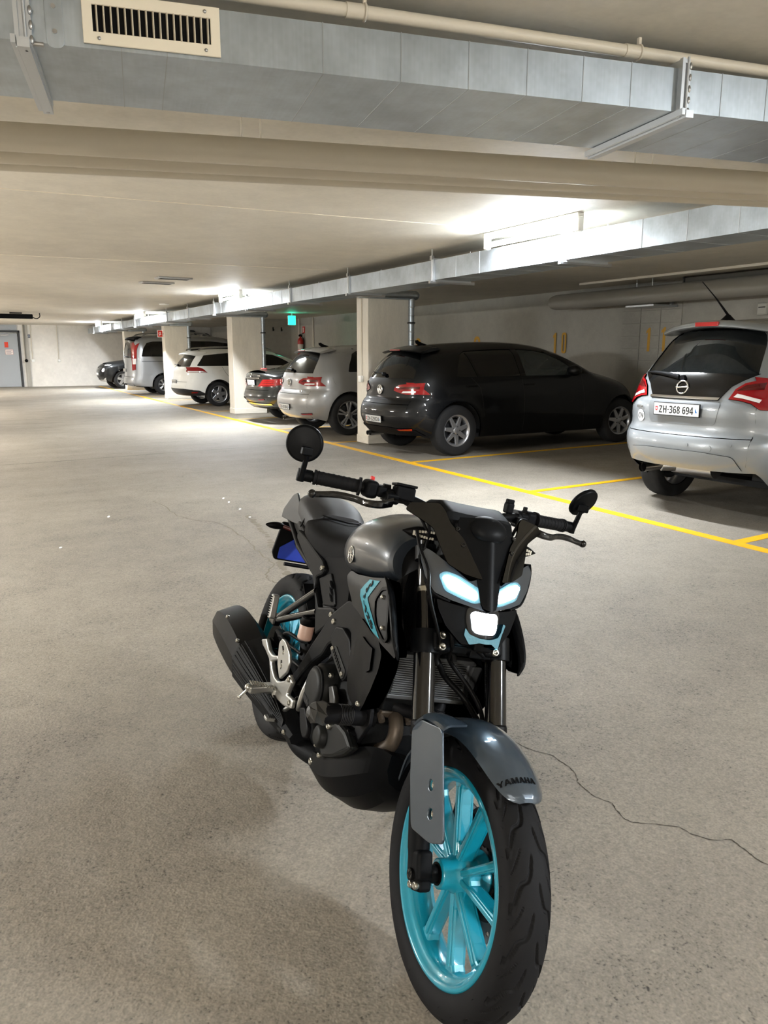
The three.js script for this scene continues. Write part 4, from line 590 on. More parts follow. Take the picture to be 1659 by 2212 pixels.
{ // dark saloon between the first two pillars
  const P = paint(0x1d1f1e, .5, .3);
  makeCar(hatch({ label: 'dark grey saloon with wide red tail lamps partly hidden by silver hatchback', pos: [4.66, -14.1], a: 3, paint: P, belt: .96,
    rear: [[.2, .34], [.3, .14], [.4, .05], [.5, 0], [.6, .03], [.7, .06], [.8, .06], [.9, .05], [.94, .06], [.97, .12], [.99, .3], [1.0, .6], [1.05, .78], [1.15, 1.0], [1.25, 1.25], [1.32, 1.5]],
    top: [[.04, .955], [.12, .972], [.4, 1.0], [.62, 1.02], [.8, 1.09], [1.0, 1.19], [1.3, 1.31], [1.7, 1.375], [2.1, 1.375], [2.5, 1.32], [2.8, 1.22], [3.1, 1.07], [3.3, 1.0], [3.8, .93], [4.1, .86], [4.3, .75], [4.4, .6]],
    rr: .15, aR: .5, wheels: [.95, 3.8], arch: .36, R: .31, cowl: 3.2, rearTop: .94, glassBottom: .90, rearGlassZ: [.66, .66], bumperTop: .62, bumpY: .28,
    rearGlass: P, roofMat: P,
    dlo: { rear: [[1.45, 1.235], [1.15, 1.1], [1.05, .97]], top: [[1.45, 1.235], [1.7, 1.27], [2.1, 1.27], [2.35, 1.24]], front: [[2.35, 1.24], [2.6, 1.12], [2.85, .97]] },
    windows: [[[1.05, .97], [1.15, 1.1], [1.45, 1.235], [1.7, 1.27], [1.92, 1.272], [1.96, .97]], [[2.0, .97], [1.96, 1.272], [2.1, 1.27], [2.35, 1.24], [2.6, 1.12], [2.85, .97]]], posts: [[[1.93, .97], [1.9, 1.272], [1.98, 1.272], [2.03, .97]]], glass: mat(0x30383a, .03, 0, { transmission: .7, thickness: 0 }),
    rearPatches: [{ name: 'tail_lamp', both: true, mat: lampRed, poly: [[.26, .69], [.34, .745], [.42, .82], [.66, .83], [.66, .70], [.5, .695]], off: .01, step: .02 }, ...[0, 1, 2].map(i => ({ name: 'tail_lamp_bar', both: true, mat: mat(0xc81812, .2, 0), poly: [[.36 + i * .03, .72 + i * .033], [.65, .725 + i * .033], [.65, .735 + i * .033], [.37 + i * .03, .73 + i * .033]], off: .014, skirt: .004, step: .03 })),
      { name: 'chrome_strip', mat: M.chrome, poly: [[-.33, .835], [.33, .835], [.33, .85], [-.33, .85]], off: .014, skirt: .015, step: .03 }, { name: 'bumper_chrome', mat: M.chrome, poly: [[-.6, .36], [.6, .36], [.58, .385], [-.58, .385]], off: .012, step: .04 }, { name: 'reflector', both: true, mat: lampRed, poly: [[.32, .44], [.5, .45], [.5, .47], [.33, .46]], off: .01, step: .03 }],
    sidePatches: [{ name: 'tail_lamp_wing', mat: lampRed, poly: [[.18, .70], [.18, .83], [.45, .84], [.38, .73]], off: .01, step: .02 }], gaps: [], mirror: [2.75, .97], handles: [], seats: [[2.3, .33], [2.3, -.33]], dash: 2.9, steering: [2.55, .98, -.3], plate: [-.02, .755, .05, .36, .1, plateTex('ZH·410 67')], spokes: 5, twin: .14, sw1: .014,
    extra: (t, B, P) => { obj('brake_light', rbox(.02, .02, .3, .3, 1.005, 0, .005), lampRed, t); obj('boot_emblem', new THREE.TorusGeometry(.035, .006, 8, 24).rotateY(Math.PI / 2).translate(B.R(0, .885) - .008, .885, 0), M.chrome, t);
      obj('boot_badge', [rbox(.006, .03, .12, B.R(.3, .885) - .006, .885, .32, .003)], M.chrome, t); } }));
}
{ // silver van
  const P = paint(0x9a9c9e, .4, .36);
  makeCar({ name: 'van', cat: 'van', label: 'tall silver van with upright red tail lamps behind third pillar', pos: [4.42, -25.65], a: 3, paint: P, step: .07,
    rear: [[.2, .25], [.3, .04], [.4, 0], [.5, .01], [.6, .05], [.8, .06], [1.0, .07], [1.3, .09], [1.5, .12], [1.7, .18], [1.8, .26], [1.86, .4]],
    top: [[.14, 1.72], [.25, 1.78], [.5, 1.845], [1.2, 1.865], [2.4, 1.86], [3.2, 1.78], [3.6, 1.62], [3.9, 1.38], [4.1, 1.2], [4.4, 1.06], [4.7, .85], [4.78, .6]],
    nose: [[.2, 4.65], [.4, 4.76], [.7, 4.78], [.9, 4.68], [1.1, 4.4], [1.3, 4.1]], half: [[.2, .72], [.4, .755], [.7, .765], [1.1, .765], [1.3, .745], [1.6, .69], [1.8, .64], [1.9, .6]],
    aR: .4, aF: .8, rr: .15, n: 2.9, wheels: [1.02, 4.0], R: .31, rim: .19, arch: .38, track: .75, belt: 1.185, sill: .26, bumpY: .28, noseTop: 4.5, cowl: 4.15, rearTop: 1.70,
    dlo: { rear: [[.75, 1.645], [.55, 1.60], [.44, 1.45], [.36, 1.215], [.37, 1.185]], top: [[.75, 1.645], [1.6, 1.665], [2.6, 1.66], [3.2, 1.60]], front: [[3.2, 1.60], [3.45, 1.45], [3.6, 1.185]] },
    windows: [[[.37, 1.185], [.36, 1.215], [.44, 1.45], [.55, 1.6], [.75, 1.645], [1.6, 1.665], [2.3, 1.662], [2.3, 1.185]], [[2.38, 1.185], [2.38, 1.66], [2.6, 1.66], [3.2, 1.6], [3.45, 1.45], [3.6, 1.185]]], posts: [[[2.28, 1.185], [2.28, 1.662], [2.4, 1.66], [2.4, 1.185]], [[1.38, 1.185], [1.38, 1.66], [1.46, 1.662], [1.46, 1.185]]],
    bumperTop: .56, glassBottom: 1.14, rearGlassZ: [.56, .50], spokes: 7, twin: .12, sw1: .014, sw0: .02,
    rearPatches: [{ name: 'tail_lamp', both: true, mat: lampRed, poly: [[.60, .78], [.595, 1.1], [.585, 1.52], [.66, 1.6], [.66, .78]], off: .01, step: .04 }, { name: 'door_seam', mat: M.dark, poly: [[-.004, .58], [.004, .58], [.004, 1.13], [-.004, 1.13]], off: .002, skirt: .002 }],
    sidePatches: [{ name: 'tail_lamp_wing', mat: lampRed, poly: [[.11, .76], [.12, 1.18], [.15, 1.58], [.205, 1.62], [.25, 1.44], [.22, 1.085], [.14, .76]], off: .01, step: .03 }, { name: 'tail_lamp_strip', mat: lampWhite, poly: [[.13, .95], [.135, 1.12], [.215, 1.12], [.195, .95]], off: .013, skirt: .003, step: .03 }, { name: 'side_rail', mat: mat(0x5a5c5e, .5), poly: [[.35, 1.03], [2.8, 1.03], [2.8, 1.05], [.35, 1.05]], off: .004, step: .06 }, { name: 'side_moulding', mat: P, poly: [[.22, .63], [.64, .63], [.64, .66], [.22, .66]], off: .012, step: .04 }],
    gaps: [[[1.35, 1.18], [1.35, .95], [1.42, .7]]], handles: [], plate: [-.28, .76, .0, .36, .1, plateTex('ZH·72 915')],
    extra: (t, B, P) => { obj('roof_spoiler', loft([.9, .5, 0, -.5, -.9].map(k => { const z = k * .62, c = k * k, x0 = .1 + .12 * c, y = 1.735 - .03 * c; return [[x0, y, z], [x0 + .03, y + .03, z], [.42, y + .07, z], [.45, y + .04, z], [.2, y - .02, z]]; }), { sub: 3, around: 3 }), M.plastic, t); obj('wiper', rod([.06, 1.17, .1], [.07, 1.2, -.3], .014, .01, 8), M.plastic, t); obj('tow_bar', [rod([-.05, .33, 0], [.2, .33, 0], .025, .025, 10), rod([-.05, .33, 0], [-.05, .2, 0], .02, .02, 10)], M.dark, t);
      obj('spare_wheel', lathe([[.1, 0], [.3, .02], [.3, .12], [.1, .14]], 'y', 24, [.62, .22, 0]), M.dark, t);
      for (const s of [1, -1]) obj('roof_bar', tube([[.45, 1.80, s * .55], [.6, 1.88, s * .56], [2.4, 1.9, s * .56], [2.6, 1.82, s * .56]], .022, 30, 8), M.steel, t); } });
}
{ // dark off-roader at the far end, nose to the aisle
  const P = paint(0x08090a, 0, .5), sk = mat(0xc8c8c8, .35, .6);
  makeCar(hatch({ name: 'suv', label: 'black off-roader at the far end facing out, silver bumper guard', cat: 'car', pos: [8.64, -30.75], a: 183, paint: P, belt: 1.02,
    top: [[.3, 1.43], [.6, 1.48], [1.1, 1.52], [1.7, 1.52], [2.2, 1.5], [2.65, 1.40], [3.0, 1.22], [3.28, 1.075], [3.5, 1.03], [3.8, .99], [4.05, .95], [4.25, .85], [4.36, .7]],
    nose: [[.2, 4.1], [.3, 4.25], [.45, 4.36], [.6, 4.37], [.75, 4.36], [.85, 4.3], [.95, 4.15], [1.0, 4.0], [1.2, 3.7]], n: 2.9, aF: .6, R: .33, rim: .22, arch: .39, wheels: [.8, 3.62], noseTop: 4.1, rearTop: 1.40,
    dlo: { rear: [[1.03, 1.40], [.93, 1.35], [.84, 1.2], [.80, 1.04], [.82, 1.02]], top: [[1.03, 1.40], [1.3, 1.42], [1.62, 1.425], [1.9, 1.42], [2.2, 1.40], [2.4, 1.36]], front: [[2.4, 1.36], [2.62, 1.24], [2.83, 1.11], [2.86, 1.02]] },
    windows: [[[.82, 1.02], [.8, 1.04], [.84, 1.2], [.93, 1.35], [1.03, 1.4], [1.62, 1.425], [1.8, 1.42], [1.86, 1.02]], [[1.93, 1.02], [1.88, 1.42], [2.4, 1.36], [2.62, 1.24], [2.83, 1.11], [2.86, 1.02]]], posts: [],
    frontPatches: [{ name: 'grille', mat: M.blackGloss, poly: [[-.45, .60], [.45, .60], [.48, .78], [-.48, .78]] }, { name: 'bumper_guard', mat: sk, poly: [[-.5, .28], [.5, .28], [.62, .42], [.42, .34], [-.42, .34], [-.62, .42]], off: .015 }, { name: 'head_lamp', both: true, mat: lampWhite, poly: circlePts(.53, .68, .07, 18) }, { name: 'lamp_strip', both: true, mat: lampWhite, poly: [[.42, .84], [.62, .85], [.62, .875], [.42, .865]] }, { name: 'plate_face', mat: mat(0xeeeeee, .5, 0), poly: [[-.2, .5], [.2, .5], [.2, .58], [-.2, .58]], off: .014 }],
    rearPatches: [], sidePatches: [{ name: 'arch_cladding', mat: M.plastic, poly: [[3.2, .24], [3.22, .45], [3.35, .64], [3.62, .76], [3.9, .64], [4.0, .45], [4.02, .36], [4.0, .4], [3.86, .62], [3.62, .73], [3.38, .62], [3.25, .45], [3.23, .24]], off: .004 }], gaps: [], mirror: [2.72, 1.04], seats: null, steering: null, spokes: 5, sw0: .05, sw1: .045, rimMat }));
}
// ---------------------------------------------------------------- motorcycle
// local frame: x forward from the rear axle, y up, z to the rider's right; the front end turns a little about the steering axis
const bike = thing('motorcycle', 'black and grey naked motorcycle with turquoise wheels and lit headlamp', 'motorcycle', [.8223, .003, -2.3585]);
bike.rotation.order = 'YXZ'; bike.rotation.set(-.268, -(Math.PI / 2 + .0867), 0); bike.scale.setScalar(.9138);
const FA = V(1.325, .296, 0), AX = V(-Math.sin(rad(26)), Math.cos(rad(26)), 0), FW = V(AX.y, -AX.x, 0);
const SM = new THREE.Matrix4().makeTranslation(1.42, 0, 0).multiply(new THREE.Matrix4().makeRotationAxis(AX, -.0576)).multiply(new THREE.Matrix4().makeTranslation(-1.42, 0, 0));
const st = g => clean(g).applyMatrix4(SM);
const B_ = { satin: mat(0x07080a, .42, 0, { specularIntensity: .16 }), soft: mat(0x0b0c0e, .58, 0, { specularIntensity: .16 }), gloss: M.blackGloss, grey: mat(0x262b31, .32, .15, { clearcoat: .6, clearcoatRoughness: .03 }), fender: mat(0x35414d, .3, .4, { clearcoat: 1, clearcoatRoughness: .02 }), cyan: mat(0x0c8299, .3, .1, { clearcoat: 1, clearcoatRoughness: .04 }), cyanFlat: mat(0x17869a, .4), frame: mat(0x0e0f11, .45, 0, { specularIntensity: .16 }), seat: mat(0x0d0d0e, .7, 0, { specularIntensity: .16 }), alu: mat(0xa9a9a6, .34, .9), rubber: mat(0x0d0d0f, .72, 0, { specularIntensity: .35 }), tread: mat(0x101011, .8, 0, {}), engine: mat(0x0b0c0d, .55, 0, { specularIntensity: .16 }), engineCover: mat(0x141515, .5, 0, { specularIntensity: .3 }), smoke: mat(0x040405, .15, 0, { transmission: .02, specularIntensity: .15, thickness: 0, clearcoat: 1 }), rust: mat(0x4f463d, .5, .5), fin: mat(0x77797a, .5, .6), bolt: mat(0xb4b2aa, .25, .95), blue: mat(0x0c2f9a, .5) };
const part = (name, g, m, p = bike) => obj(name, g, m, p);
const front = (name, g, m, p = bike) => obj(name, (Array.isArray(g) ? g : [g]).flat(9).map(st), m, p);
function bolt(p, r = .008, d = [0, 0, 1], h = .006) { const a = V(...d).normalize(), q = new THREE.Quaternion().setFromUnitVectors(V(0, 0, 1), a); return join([lathe([[0, h * .4], [r * .45, h * .4], [r * .5, h], [r * .8, h], [r, h * .6], [r, -.004]], 'z', 14)]).applyMatrix4(new THREE.Matrix4().compose(V(...p), q, V(1, 1, 1))); }
const bolts = (list, r, d, parent = bike, steered = false) => list.forEach(p => (steered ? front : part)('bolt', bolt(p, r, d), B_.bolt, parent));

// ---- tyres with cut grooves
function tyreGeo(R, hw, crown, segs, side, N, rimR) {
  const k = hw / .0505, d = R - .296, half = [[rimR - .004, .034 * k], [rimR + .006, .044 * k], [.245 + d * .6, .0500 * k], [.262 + d * .8, .0505 * k], [.274 + d, .0470 * k], [.284 + d, .0385 * k], [.2915 + d, .0255 * k], [.2950 + d, .0125 * k], [.296 + d, 0]];
  const c = new THREE.CatmullRomCurve3([...half.map(p => V(p[0], p[1], 0)), ...half.slice(0, -1).reverse().map(p => V(p[0], -p[1], 0))], false, 'centripetal');
  const n = side, P = Array.from({ length: n + 1 }, (_, i) => c.getPoint(i / n)), pos = [], idx = [], uv = [];
  const per = 2 * Math.PI / N, zIn = .005 * k, zOut = .043 * k;
  const groove = (th, z, r) => { let d = 0; for (const s of [1, -1]) { const zz = z * s; if (zz < zIn - .003 || zz > zOut + .004) continue; const t = clamp((zz - zIn) / (zOut - zIn), 0, 1);
    const off = (.100 * t + .013 * Math.sin(t * 6.28)) / R, slope = (.100 + .0816 * Math.cos(t * 6.28)) / (zOut - zIn);
    let a = th + off - (s < 0 ? per / 2 : 0); a = a - Math.round(a / per) * per; const dist = Math.abs(a) * R / Math.sqrt(1 + slope * slope);
    const w = .0030 * sstep(-.02, .12, t) * (1 - .5 * sstep(.8, 1.05, t)) * (zz < zIn ? 0 : 1); if (w > 0) d = Math.max(d, sstep(w + .0012, w - .0006, dist));
    // short shoulder dash between the long ones
    if (zz > .026 * k && zz < .045 * k) { const t2 = (zz - .026 * k) / (.019 * k); let b = th + (.03 + .05 * t2) / R - (s < 0 ? per / 2 : 0) - per * .42; b = b - Math.round(b / per) * per; const w2 = .0018 * Math.sin(clamp(t2, 0, 1) * Math.PI); if (w2 > 0) d = Math.max(d, .8 * sstep(w2 + .001, w2 - .0004, Math.abs(b) * R * .7)); } }
    return d; };
  for (let i = 0; i <= segs; i++) { const th = i / segs * Math.PI * 2; for (let j = 0; j <= n; j++) { let r = P[j].x; const z = P[j].y; if (r > .265 + d) { r -= .0045 * groove(th, z, r); } pos.push(r * Math.cos(th), r * Math.sin(th), z); uv.push(i / segs, j / n); } }
  for (let i = 0; i < segs; i++) for (let j = 0; j < n; j++) { const a = i * (n + 1) + j, b = a + n + 1; idx.push(a, b, a + 1, b, b + 1, a + 1); }
  const g = new THREE.BufferGeometry(); g.setAttribute('position', new THREE.Float32BufferAttribute(pos, 3)); g.setAttribute('uv', new THREE.Float32BufferAttribute(uv, 2)); g.setIndex(idx); g.computeVertexNormals();
  // hairs left by the mould
  return g;
}
function bikeWheel(name, R, hw, N, segs, parent, phase) {
  const g = grp(name, parent); const k = hw / .0505, lip = .224, zl = .040 * k;
  const ty = obj('tyre', tyreGeo(R, hw, .06, segs, name === 'front_wheel' ? 120 : 64, N, lip), B_.rubber, g);
  const hairs = []; let q = 3; for (let i = 0; i < 64; i++) { const a = i / 64 * Math.PI * 2, s = i % 2 ? 1 : -1, r = R - .022 - (i % 3) * .012; hairs.push(rod([r * Math.cos(a), r * Math.sin(a), s * hw * .93], [(r + .004) * Math.cos(a + .01), (r + .004) * Math.sin(a + .01), s * (hw * .93 + .008)], .0005, .0003, 4)); } const hr = obj('moulding_hair', hairs, B_.rubber, g); hr.userData.kind = 'stuff';
  const pr = [[lip + .002, zl - .006], [lip + .002, zl], [lip - .003, zl + .004], [lip - .010, zl + .003], [lip - .013, zl - .004], [lip - .020, zl - .010], [lip - .030, zl - .016], [lip - .033, 0]];
  const all = [...pr, ...pr.slice(0, -1).reverse().map(p => [p[0], -p[1]])]; all.push([lip - .022, -zl + .014], [lip - .024, 0], [lip - .022, zl - .014], pr[0]);
  obj('rim', lathe(all, 'z', 96), B_.cyan, g);
  const mk = (a0, a1, w0, w1) => { const r0 = .028, r1 = lip - .028, p0 = [r0 * Math.cos(a0), r0 * Math.sin(a0)], p1 = [r1 * Math.cos(a1), r1 * Math.sin(a1)]; const dx = p1[0] - p0[0], dy = p1[1] - p0[1], l = Math.hypot(dx, dy), nx = -dy / l, ny = dx / l;
    const f = (t, w) => [[p0[0] + dx * t + nx * w, p0[1] + dy * t + ny * w], [p0[0] + dx * t - nx * w, p0[1] + dy * t - ny * w]]; const a = f(0, w0), b = f(.25, w0 * .8), c = f(.7, w1 * .8), d = f(.9, w1), e = f(1.06, w1 * 1.9);
    return join([plate([a[0], b[0], c[0], d[0], e[0], e[1], d[1], c[1], b[1], a[1]], .034, .006), plate([f(.02, w0 * .55)[0], f(.93, w1 * .5)[0], f(.93, w1 * .5)[1], f(.02, w0 * .55)[1]], .042, .003)]); };
  for (let i = 0; i < 5; i++) { const c = phase + i * Math.PI * 2 / 5; obj('spoke', mk(c - .16, c - .30, .012, .013), B_.cyan, g); obj('spoke', mk(c + .16, c + .30, .012, .013), B_.cyan, g); obj('spoke_web', plate([[.03 * Math.cos(c - .5), .03 * Math.sin(c - .5)], [.075 * Math.cos(c - .20), .075 * Math.sin(c - .20)], [.068 * Math.cos(c), .068 * Math.sin(c)], [.075 * Math.cos(c + .20), .075 * Math.sin(c + .20)], [.03 * Math.cos(c + .5), .03 * Math.sin(c + .5)]], .030, .004), B_.cyan, g); }
  obj('hub', lathe([[.0, .058], [.026, .058], [.032, .054], [.033, .03], [.042, .018], [.046, 0], [.042, -.018], [.036, -.035], [.05, -.048], [.05, -.056], [0, -.056]], 'z', 40), B_.cyan, g);
  obj('bearing_seal', lathe([[.0, .0595], [.024, .0595], [.0245, .056]], 'z', 28), M.black, g);
  return g;
}
{ const w = bikeWheel('front_wheel', .296, .0505, 18, 1700, bike, rad(93)); w.applyMatrix4(SM.clone().multiply(new THREE.Matrix4().makeTranslation(FA.x, FA.y, 0)));
  const disc = obj('brake_disc', plate(circlePts(0, 0, .142, 72), .005, .001, [circlePts(0, 0, .096, 48), ...Array.from({ length: 18 }, (_, i) => circlePts(.122 * Math.cos(i / 18 * 6.283), .122 * Math.sin(i / 18 * 6.283), .006, 8))]).translate(0, 0, -.068), mat(0x4a4b4d, .3, .9), w);
  obj('disc_carrier', [plate(circlePts(0, 0, .099, 40), .006, .001, [circlePts(0, 0, .05, 24)]).translate(0, 0, -.064)], M.black, w);
  obj('axle', rod([0, 0, -.125], [0, 0, .125], .0125, .0125, 20), M.black, w); obj('axle_spacer', lathe([[.0, .088], [.018, .088], [.020, .06], [.0, .06]], 'z', 24), M.black, w);
  const speed = obj('sensor_ring', plate(circlePts(0, 0, .058, 48).map((p, i) => i % 2 ? p : [p[0] * .94, p[1] * .94]), .004, 0, [circlePts(0, 0, .046, 24)]).translate(0, 0, -.058), M.dark, w); }
{ const w = bikeWheel('rear_wheel', .312, .069, 16, 620, bike, rad(60)); w.position.set(0, .312, 0); obj('rear_disc', plate(circlePts(0, 0, .11, 48), .005, .001, [circlePts(0, 0, .06, 32)]).translate(0, 0, .075), mat(0x4a4b4d, .3, .9), w); obj('sprocket', plate(circlePts(0, 0, .1, 88).map((p, i) => i % 2 ? p : [p[0] * .95, p[1] * .95]), .006, 0, [circlePts(0, 0, .05, 24)]).translate(0, 0, -.085), M.dark, w); obj('axle', rod([0, 0, -.13], [0, 0, .13], .011, .011, 18), M.black, w); }

// ---- fork
const fk = (d, z, f = 0) => [FA.x - .012 + AX.x * d + FW.x * f, FA.y + AX.y * d + FW.y * f, z];
for (const s of [1, -1]) { const z = s * .0985;
  front('fork_slider', [rod(fk(.045, z), fk(.165, z), .0245, .0245, 28), rod(fk(.165, z), fk(.172, z), .0245, .02, 28), rod(fk(-.012, z), fk(.05, z), .021, .0245, 20)], B_.soft);
  front('fork_foot', [rbox(.056, .064, .040, 0, 0, 0, .010).applyMatrix4(new THREE.Matrix4().makeRotationZ(rad(26)).setPosition(fk(.012, z, .008)[0], fk(.012, z, .008)[1], z)), rbox(.05, .028, .034, 0, 0, 0, .010).applyMatrix4(new THREE.Matrix4().makeRotationZ(rad(26)).setPosition(fk(-.026, z, .012)[0], fk(-.026, z, .012)[1], z))], B_.soft);
  front('axle_end', lathe([[.006, .003], [.011, .003], [.0125, -.004]], 'z', 22, [FA.x, FA.y, 0]).translate(0, 0, s > 0 ? .122 : -.122), M.chrome);
  for (const dx of [-.004, .020]) front('bolt', bolt([...fk(-.026, z, dx + .006).slice(0, 2), z + s * .017], .0085, [0, 0, s]), B_.bolt);
  front('fork_stanchion', rod(fk(.16, z), fk(.30, z), .0185, .0185, 32), M.chrome);
  front('dust_seal', [lathe([[.0195, 0], [.0275, .002], [.0275, .028], [.0262, .034], [.0195, .034]], 'y', 32).applyMatrix4(new THREE.Matrix4().makeRotationZ(rad(26)).setPosition(...fk(.285, z)))], M.black);
  front('fork_tube', [rod(fk(.315, z), fk(.50, z), .0262, .0262, 40)], B_.gloss);
  front('upper_fork_tube', [rod(fk(.50, z), fk(.76, z), .0222, .0222, 36)], B_.gloss);
  front('lower_clamp', [rod(fk(.472, z), fk(.528, z), .0345, .0345, 36), rbox(.05, .05, .05, 0, 0, 0, .01).applyMatrix4(new THREE.Matrix4().makeRotationZ(rad(26)).setPosition(fk(.50, z, .014)[0], fk(.50, z, .014)[1], z - s * .028))], B_.satin);
  for (const d of [.487, .513]) front('bolt', bolt(fk(d, z - s * .026, .039), .0098, [FW.x, FW.y, 0], .005), B_.bolt);
  front('upper_clamp', [rod(fk(.70, z), fk(.735, z), .031, .031, 32)], B_.satin); front('cable_guide', [rod(fk(.62, z), fk(.632, z), .0232, .0232, 28)], B_.bolt);
}
front('lower_yoke', [rbox(.075, .04, .17, 0, 0, 0, .012).applyMatrix4(new THREE.Matrix4().makeRotationZ(rad(26)).setPosition(fk(.50, 0, -.005)[0], fk(.50, 0, -.005)[1], 0)), rbox(.03, .03, .05, fk(.5, 0, .045)[0], fk(.5, 0, .045)[1], -.03, .006)], B_.satin);
front('upper_yoke', [rbox(.08, .03, .2, 0, 0, 0, .012).applyMatrix4(new THREE.Matrix4().makeRotationZ(rad(26)).setPosition(fk(.715, 0, -.03)[0], fk(.715, 0, -.03)[1], 0))], B_.satin);
front('yoke_bracket', [rbox(.02, .03, .06, 1.118, .742, -.04, .004), rbox(.02, .02, .04, 1.12, .745, .02, .004), rod([1.125, .752, -.02], [1.125, .735, -.05], .006)], B_.satin);
front('caliper', [rbox(.09, .05, .05, FA.x - .13, FA.y + .06, -.075, .012), rbox(.03, .09, .02, FA.x - .09, FA.y + .03, -.098, .006)], B_.satin);

// ---- front mudguard
{ const pt = (deg, r, z) => [FA.x + r * Math.cos(rad(deg)), FA.y + r * Math.sin(rad(deg)), z];
  const sec = (deg, w, r, drop) => [1, .93, .72, .36, 0, -.36, -.72, -.93, -1].map(t => { const a = Math.abs(t); return pt(deg, r - drop * Math.pow(a, 2.6), t * w); });
  const rows = [sec(57, .018, .317, .006), sec(58.5, .036, .322, .014), sec(62, .050, .3265, .022), sec(68, .059, .331, .030), sec(77, .065, .335, .036), sec(88, .068, .337, .037), sec(100, .069, .337, .036), sec(112, .069, .336, .036), sec(124, .066, .334, .036), sec(150, .06, .328, .03), sec(168, .05, .322, .02)];
  const fd = front('front_mudguard', sheet(rows, .004, { su: 3, sv: 4, flip: false }), B_.fender);
  // side stay: arm out to the fork and flat plate with two holes
  const off = (p, dx, dy) => [p[0] + dx, p[1] + dy];
  const outline = roundPoly([[1.190, .568], [1.222, .604], [1.322, .628], [1.434, .432], [1.381, .402], [1.291, .384], [1.236, .470]], .014);
  const hole = (u, v, r) => circlePts(u, v, r, 20);
  for (const s of [1]) { const z = s * .127;
    front('mudguard_plate', plate(outline, .006, .002, [hole(1.333, .506, .0115), hole(1.358, .455, .0115)]).translate(0, 0, z), B_.fender, bike);
    front('mudguard_arm', [sheet([[[1.196, .578, z], [1.225, .606, z], [1.275, .618, z], [1.326, .624, z]], [[1.200, .594, s * .118], [1.228, .617, s * .117], [1.278, .630, s * .116], [1.330, .634, s * .118]], [[1.200, .604, s * .088], [1.230, .620, s * .090], [1.275, .632, s * .090], [1.318, .632, s * .090]], [[1.196, .597, s * .062], [1.228, .612, s * .062], [1.265, .6235, s * .0615], [1.305, .6285, s * .060]]], .005, { su: 5, sv: 5, flip: s > 0 })], B_.fender);
    bolts([[1.333, .506, s * .118], [1.358, .455, s * .118]], .009, [0, 0, s], bike, true); }
  front('mudguard_arm', plate(roundPoly([[1.17, .55], [1.20, .60], [1.28, .60], [1.27, .50], [1.22, .48]], .012), .006, .002).translate(0, 0, -.066), B_.fender);
  front('mudguard_side_bolt', bolt([1.262, .470, .118], .013, [0, 0, 1], .01), M.black);
  // lettering wrapped on the tip
  const tx = text('YAMAHA', .0130, .0014); const p = tx.attributes.position; for (let i = 0; i < p.count; i++) { const u = p.getX(i) * 1.05, v = p.getY(i), h = p.getZ(i); const zz = .014 - u, a = Math.abs(zz) / .055, deg = 64.6 + v / .33 * 57.3; const r = .3290 - .026 * Math.pow(a, 2.6) + h; p.setXYZ(i, FA.x + r * Math.cos(rad(deg)), FA.y + r * Math.sin(rad(deg)), zz); } tx.deleteAttribute('normal'); tx.computeVertexNormals(); front('mudguard_lettering', tx, M.black); }

// ---- headlamp unit, all on one sloping face
const face = (x0, kz, ky, y0, round = 0) => (z, y) => { const X = (zz, yy) => x0 - kz * Math.sqrt(zz * zz + round * round) - ky * (yy - y0), e = .001; const v = V(1, -(X(z, y + e) - X(z, y - e)) / (2 * e), -(X(z + e, y) - X(z - e, y)) / (2 * e)).normalize(); return [X(z, y), y, z, v.x, v.y, v.z]; };
const Fx = face(1.178, .42, .35, .853, .006), Fb = face(1.192, .50, .45, .853, .003), Fw = face(1.183, .45, .62, .90, .02);
const mz = P => P.map(p => [-p[0], p[1]]);
const fp = (name, P, F, m, off, sk = .02, stp = .012, parent) => front(name, patch(P, stp, F, off, sk, true), m, parent ?? bike);
const drlMat = emis(0xe6f6ff, 6), projMat = emis(0xeefaff, 7), glowLens = mat(0x9fd4e4, .06, 0, { transmission: .85, thickness: 0, clearcoat: 1, emissive: 0x8fd8ec, emissiveIntensity: .3 });
